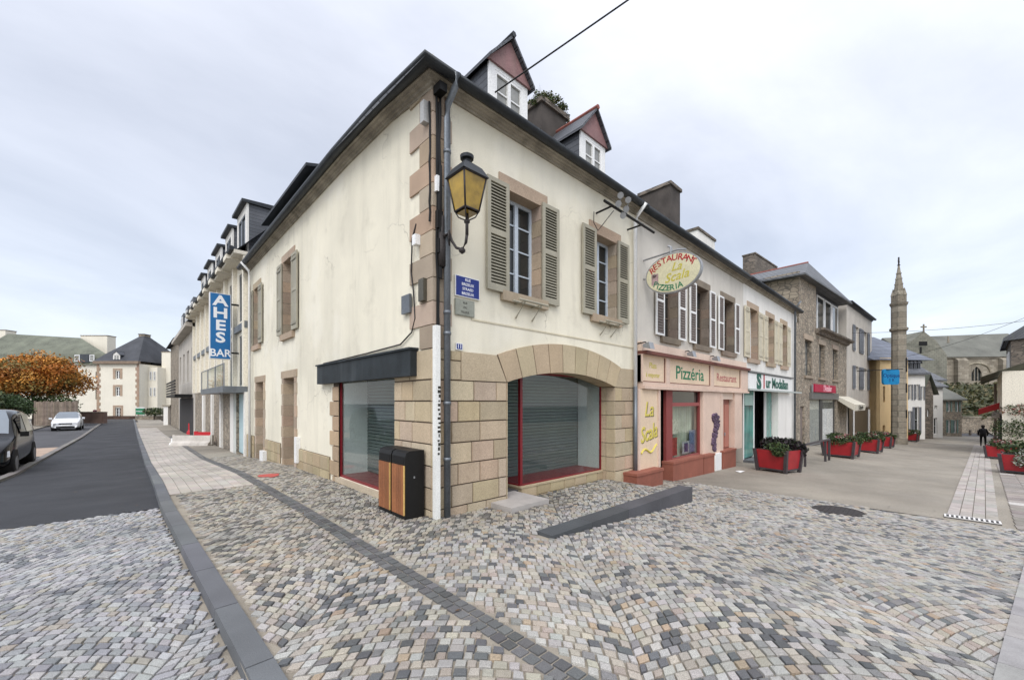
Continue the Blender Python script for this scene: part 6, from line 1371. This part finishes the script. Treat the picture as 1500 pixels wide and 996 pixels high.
chimney(A_, fx(203, 4), fx(211, 4), 4, 5.2, ze, fzz(490, 4), m_rubble); chimney(A_, fx(212), fx(235), 3, 5, zb, fzz(516, 3), m_plaster2, m_rubble)
m = A_.mb(); m.box(fx(162), fx(203), -.5, -.2, zb+.4, zb+.95, (.5, .35, .3)); m.build('low_front_wall', m_rubble_dark, ar)
lw = Thing('cream_wing', 'long cream wing with a grey slate roof and cream chimneys behind the orange tree', 'building', ff, fx(-60), 1, fzz(616)); lr = lw.root
hs = [(fx(130), fx(135), fzz(555), fzz(544)), (fx(130), fx(135), fzz(585), fzz(567)), (fx(109), fx(114), fzz(527), fzz(518)), (fx(0), fx(6), fzz(530), fzz(520))]
m = lw.mb(); wall(m, fx(-60), fx(142), zb, ze, [h for h in hs[:2]], y=1, rev=.25); m.build('wall', m_plaster2, lr)
for h in hs[:2]: window(lw, *h, 1.15, m_brownshut, m_pane, 2, 1, .09)
m = lw.mb(); zr = fzz(495, 6); m.add([(fx(-60), .6, ze), (fx(143), .6, ze), (fx(143), 1.3, fzz(517)), (fx(-60), 1.3, fzz(517)), (fx(158, 6), 6, fzz(523, 6)), (fx(118, 6), 6, zr), (fx(-60), 6, zr+.7)], [(0, 1, 2, 3), (3, 2, 4, 5, 6)]); m.build('roof', m_mossroof, lr)
m = lw.mb(); m.box(fx(112), fx(125), .5, 2, fzz(530), fzz(518), (.4, .4, .4)); m.build('dormer', m_zinc, lr); window(lw, fx(104), fx(111.5), fzz(529), fzz(519), .5, m_whitepaint, m_panecurt, 1, 0, .1, name='dormer_window'); window(lw, fx(126), fx(133), fzz(529), fzz(519), .5, m_whitepaint, m_panecurt, 1, 0, .1, name='dormer_window')
chimney(lw, fx(118, 6.5), fx(157, 6.5), 6.5, 8, ze, fzz(492, 6.5), m_plaster2, m_rubble); chimney(lw, fx(-20, 6.5), fx(8, 6.5), 6.5, 8, ze, fzz(484, 6.5), m_plaster2, m_rubble)
rw = Thing('far_cream_annexe', 'pale cream annexe with a green slate roof at the right end of the side street', 'building', ff, fx(214), 4, fzz(616)); m = rw.mb(); m.box(fx(216, 4), fx(262, 4), 4, 12, zb, fzz(550, 4)); m.build('wall', m_plaster2, rw.root)
m = rw.mb(); z = fzz(549, 4); m.add([(fx(234, 4), 3.7, z), (fx(262, 4), 3.7, z), (fx(262, 4), 8, z+3), (fx(236, 4), 8, z+3.4)], [(0, 1, 2, 3)]); m.build('roof', m_mossroof, rw.root); window(rw, fx(234, 4), fx(239, 4), fzz(612), fzz(598), 3.9, m_brownshut, m_pane, 2, 1, .09)
# low walls, sign, gate pillar, small tree there
g = camframe(205, 57, 0); t = Thing('green_notice_board', 'green notice board with a white top edge in front of the far cream building', 'sign', g, g.x(205), 0, g.z(205, 613)); m = t.mb(); m.box(g.x(199), g.x(212), -.05, .05, g.z(205, 607), g.z(205, 598)); m.build('board', M('green board', (.02, .20, .09), .5), t.root)
m = t.mb(); m.box(g.x(199), g.x(212), -.06, .06, g.z(205, 598), g.z(205, 596.5)); m.box(g.x(200), g.x(201), -.04, .04, g.z(205, 614), g.z(205, 607)); m.box(g.x(210), g.x(211), -.04, .04, g.z(205, 614), g.z(205, 607)); m.build('posts', m_whitepaint, t.root)
m = t.mb(); text(m, 'PARKING', .28, (g.x(205.5), -.06, g.z(205, 602.5)), ext=.003); m.build('lettering', t_white, t.root)
g = camframe(205, 56, 0); t = Thing('low_stone_wall', 'low pinkish stone wall under the green notice board', 'wall', g, g.x(198), 0, g.z(205, 618)); m = t.mb(); m.box(g.x(198), g.x(238), 0, .4, g.z(205, 620), g.z(205, 610)); m.build('masonry', m_rubble, t.root)
m = t.mb(); m.box(g.x(198), g.x(238), -.05, .45, g.z(205, 610), g.z(205, 609)); m.build('coping', m_church, t.root)
g = camframe(244, 42, 0); t = Thing('gate_pillar', 'white gate pillar with a flat cap at the corner of the far stone building', 'pillar', g, g.x(241), 0, g.z(241, 622)); m = t.mb(); m.box(g.x(239.5), g.x(246), 0, .5, g.z(241, 623), g.z(241, 595)); m.build('shaft', m_white, t.root); m = t.mb(); m.box(g.x(238.5), g.x(250), -.1, .6, g.z(241, 595), g.z(241, 593)); m.build('cap', m_church, t.root)
p = at(226, 617, 55); t = empty('small_bush', (p.x, p.y, p.z), 0, 'small green bush between the notice board and the gate pillar', 'bush'); m = MB(); m.tube([(0, 0, 0), (0, 0, 1.0)], .08, 6); m.build('stem', m_bark, t); m = MB(); leaves(m, blobpts((0, 0, 1.3), (1.3, 1.0, .6), 500, .2), .14, GREENS+[(.12, .12, .05)]); m.build('foliage', m_leaf, t)
for u, lb in ((139, 'small dark red bollard post at the left kerb of the side street'),):
    p = gnd(u, 617); t = empty('dark_bollard', tuple(p), 0, lb, 'bollard'); m = MB(); m.lathe((0, 0, 0), [(.14, 0), (.14, 1.2), (.18, 1.22), (.18, 1.4), (0, 1.5)], 8); m.build('post', M('maroon post', (.09, .02, .03)), t)

# ================================================================== LEFT SIDE: tree, hedge, fence, cars
tp = at(50, 620, 42); tz = G(tp.x, tp.y)
def tree(name, label, p, cols, h, cr, cz, n, size, lobes, group=None):
    t = empty(name, tuple(p), 0, label, 'tree', group); m = MB(); m.tube([(0, 0, -.1), (.05, .02, h*.25), (-.05, 0, h*.5)], .22, 8, r2=.12)
    tips = []
    for i in range(9):
        a = i*2.4; r_ = U(.4, .8); e = (cr[0]*r_*cos(a), cr[1]*r_*sin(a), cz+U(-.3, .6)*cr[2]); s = (0, 0, h*U(.25, .45)); mid = tuple(s[j]*.45+e[j]*.55+U(-.2, .2) for j in range(3)); m.tube([s, mid, e], .09, 6, r2=.02); tips.append(e)
    m.build('trunk', m_bark, t)
    m = MB(); pts = []
    for i in range(lobes):
        v = Vector((random.gauss(0, 1), random.gauss(0, 1), random.gauss(0, 1)+.1)).normalized()*U(.45, 1.0); c = (v.x*cr[0]*.85, v.y*cr[1]*.85, cz+v.z*cr[2]*.85); rr = U(.18, .36)*cr[0]; q = jit(random.choice(cols), .2)
        leaves(m, blobpts(c, (rr, rr, rr*.6), n//lobes, .2), size, [q, q, random.choice(cols)], .3)
    m.build('crown', m_leaf, t); return t
OR = [(.56, .21, .035), (.44, .15, .025), (.62, .28, .05), (.34, .14, .035), (.48, .24, .05), (.20, .15, .04)]
tree('autumn_tree', 'orange autumn tree rising behind the parked cars', Vector((tp.x, tp.y, tz)), OR, 5.5, (4.5, 4.2, 2.75), 4.9, 26000, .12, 120)
p2 = at(-2, 620, 33); tree('green_tree', 'dark green bushy tree left of the orange tree', Vector((p2.x, p2.y, G(p2.x, p2.y))), GREENS, 2.6, (2.6, 2.0, 1.0), 2.1, 5000, .10, 30)
fc = camframe(60, 40, 8)
t = Thing('hedge', 'dark green hedge behind the wooden fence', 'hedge', fc, fc.x(20), .8, -.6); m = t.mb(); pts = []
for i in range(34): x = fc.x(-30)+(fc.x(92)-fc.x(-30))*i/33; pts += blobpts((x, 1.2+U(-.2, .2), 1.1+U(-.2, .5)), (.8, .6, 1.0), 150, .3)
leaves(m, pts, .10, GREENS); m.build('foliage', m_leaf, t.root)
t = Thing('wooden_fence', 'weathered vertical board fence behind the white parked car', 'fence', fc, fc.x(53), 0, -.7); a, b = fc.x(50), fc.x(112); x = a; m = t.mb(); h1 = fc.z(80, 588)
while x < b: w_ = U(.13, .17); m.box(x, x+w_-.015, 0, .03, -.75, h1+U(-.06, .06)*(1), jit((1, 1, 1), .2)); x += w_
m.build('boards', m_wfence, t.root); m = t.mb(); x = a
while x < b+.1: m.box(x-.06, x+.06, .031, .15, -.75, h1+.05); x += 2.0
m.build('posts', m_wfence, t.root)
g = camframe(130, 45, 0); t = Thing('brick_garden_wall', 'low reddish garden wall right of the white parked car', 'wall', g, g.x(112), 0, g.z(130, 618)); m = t.mb(); m.box(g.x(112), g.x(152), 0, .4, g.z(130, 620), g.z(130, 604)); m.build('masonry', M('reddish wall', (.20, .13, .10), .9, .3, 1, .3, 20), t.root); m = t.mb(); m.box(g.x(112), g.x(152), -.05, .45, g.z(130, 604), g.z(130, 603)); m.build('coping', m_rubble, t.root)
def car(name, label, loc, rz, L_, W_, Hh, paint, glass, van=False):
    """x forward from the front bumper (x=0) to the tail (x=-L)"""
    t = empty(name, loc, rz, label, 'car'); w = W_/2
    if van: st = [(0, .30, .55, .62, .62, .80), (-.12, .22, .70, .80, .80, .92), (-.45, .2, .88, .92, .92, .97), (-.95, .2, 1.02, 1.05, 1.05, 1), (-1.25, .2, 1.06, 1.12, 1.12, 1), (-1.75, .2, 1.08, 1.48*Hh/1.65, 1.5, 1), (-2.2, .2, 1.08, Hh-.04, 1.6, 1), (-3.0, .2, 1.09, Hh, 1.6, 1), (-L_+.5, .2, 1.10, Hh-.05, 1.6, .99), (-L_+.12, .25, 1.1, Hh-.25, 1.5, .95), (-L_, .32, .95, 1.0, 1.0, .88)]
    else: st = [(0, .28, .62, .66, .66, .82), (-.10, .2, .76, .82, .82, .95), (-.4, .18, .86, .92, .92, .99), (-.9, .18, .93, .98, .98, 1), (-1.15, .18, .95, 1.02, 1.02, 1), (-1.85, .18, .92, Hh-.12, 1.2, 1), (-2.4, .18, .93, Hh, 1.3, 1), (-3.1, .18, .94, Hh-.03, 1.3, 1), (-L_+.55, .2, .96, Hh-.32, 1.2, .98), (-L_+.1, .25, .94, 1.0, 1.0, .93), (-L_, .32, .7, .8, .8, .86)]
    m = MB(); rings = []
    for x, zb, zbelt, zr, _, f in st:
        ww = w*f; gh = zr-zbelt; tw = ww*(.78 if gh > .25 else .93)
        half = [(ww*.86, zb), (ww, zb+.14), (ww*1.0, (zb+zbelt)/2), (ww*.97, zbelt), (tw+(ww*.97-tw)*.12 if gh > .25 else tw, zr-min(gh*.18, .08)), (tw*.86, zr)]
        rings.append([(x, y, z) for y, z in half]+[(x, -y, z) for y, z in half[::-1]])
    n = len(rings[0]); vs = [v for r_ in rings for v in r_]; m.add(vs, [(i*n+j, i*n+(j+1) % n, (i+1)*n+(j+1) % n, (i+1)*n+j) for i in range(len(rings)-1) for j in range(n)]+[tuple(range(n)), tuple((len(rings)-1)*n+j for j in range(n-1, -1, -1))])
    o = m.build('body', paint, t, True); md = o.modifiers.new('sub', 'SUBSURF'); md.levels = 1; md.render_levels = 2
    def q(i0, f0, i1, f1, a, b, side, off=.012):     # glass patch between belt (a) and roof (b) on side
        P = []
        for i, f in ((i0, f0), (i1, f1)):
            r0, r1 = rings[i], rings[min(i+1, len(rings)-1)]
            for k in ((3, a), (3, b)):
                pa = Vector(r0[3]).lerp(Vector(r0[4]), k[1]); pb = Vector(r1[3]).lerp(Vector(r1[4]), k[1]); v = pa.lerp(pb, f); P.append((v.x, side*(v.y+off), v.z+off*.3))
        return [P[0], P[2], P[3], P[1]]
    for s in (1, -1):
        for i0, f0, i1, f1 in ((5, .2, 6, .6), (6, .75, 7, .7), (7, .85, 8, .5)):
            m = MB(); m.add(q(i0, f0, i1, f1, .08, .86, s, .014 if not van else .016), [(0, 1, 2, 3)]); m.build('side_window', m_carglass, t)
    a4, a5 = (4, 6) if van else (4, 6)
    x0, z0_, x1, z1 = rings[4][5][0], rings[4][5][2]+.05, rings[6][5][0]+.12, rings[6][5][2]-.02; w0, w1 = w*.80, w*.62
    m = MB(); m.add([(x0, -w0, z0_), (x0, w0, z0_), ((x0+x1)/2+.02, w0*.94, (z0_+z1)/2+.07), (x1, w1, z1+.02), (x1, -w1, z1+.02), ((x0+x1)/2+.02, -w0*.94, (z0_+z1)/2+.07)], [(0, 1, 2, 5), (5, 2, 3, 4)]); m.build('windscreen', glass, t)
    wr_ = .33 if van else .31
    for x in (-.85, -L_+.78):
        for s in (1, -1):
            wh = MB(); wh.tube([(x, s*(w-.2), wr_), (x, s*(w+.015), wr_)], wr_, 20); wo = wh.build('wheel', m_tyre, t); rm = MB(); rm.tube([(x, s*(w-.02), wr_), (x, s*(w+.022), wr_)], wr_*.62, 14); rm.build('rim', m_rim, wo)
            ar = MB(); ar.tube([(x, s*(w-.3), wr_+.02), (x, s*(w+.005), wr_+.02)], wr_+.06, 20); ar.build('wheel_arch', m_dark, t)
    zl = st[1][2]
    for s in (1, -1):
        m = MB(); m.hexa([(.0, s*w*.50, zl-.17), (-.24, s*w*.97, zl-.13), (-.34, s*w*.90, zl-.13), (-.12, s*w*.46, zl-.17), (-.04, s*w*.50, zl-.04), (-.30, s*w*.96, zl+.03), (-.40, s*w*.88, zl+.03), (-.16, s*w*.46, zl-.03)]); m.build('headlight', m_lamp, t)
        m = MB(); m.box(-1.45, -1.28, s*(w+.02)-.0*s if s > 0 else -w-.2, s*(w+.2) if s > 0 else -w-.02, st[4][2]+.02, st[4][2]+.17); m.build('mirror', m_carblack if van else paint, t)
    m = MB(); m.box(-.10, .015, -w*.62, w*.62, .26, .40); m.box(-.12, .008, -w*.45, w*.45, zl-.20, zl-.09); m.build('grille', m_dark, t)
    m = MB(); m.box(-.05, .045, -.26, .26, .42, .53); pl = m.build('number_plate', m_whitepaint, t)
    return t
gz = G(0, 15.6)+ROADLOW
car('black_people_carrier', 'black people carrier parked facing the camera at the left edge', (-6.55, 13.0, gz), radians(-90), 4.7, 1.95, 1.92, m_carblack, m_carglass2, True)
pc = gnd(103, 630); car('white_hatchback', 'white parked car facing the camera in front of the wooden fence', (-7.1, pc.y+.3, G(0, pc.y)+ROADLOW), radians(-90), 4.2, 1.72, 1.58, m_carwhite, m_carglass2)

# ================================================================== OVERHEAD WIRES
def wire(name, label, a, b, r_, sag, cat='cable'):
    m = MB(); pts = [a.lerp(b, i/14)-Vector((0, 0, sag*4*(i/14)*(1-i/14))) for i in range(15)]; m.tube(pts, r_, 5); return tag(m.build(name, m_black), label, cat)
wire('overhead_cable', 'thick twisted black cable crossing the sky from the near dormer to the top edge', Vector((.9, -.3, 6.35)), at(1010, -62, 5.2), .012, .0)
a = FB.w(BX(1240), -.3, 6.4)
wire('street_wire', 'thin wire spanning the street in front of the spire, the upper one', a, at(1560, 462, 26), .012, .25)
wire('street_wire', 'thin wire crossing the street lower down towards the right edge', FB.w(BX(1277), -.3, 5.0), at(1560, 440, 24), .012, .5)
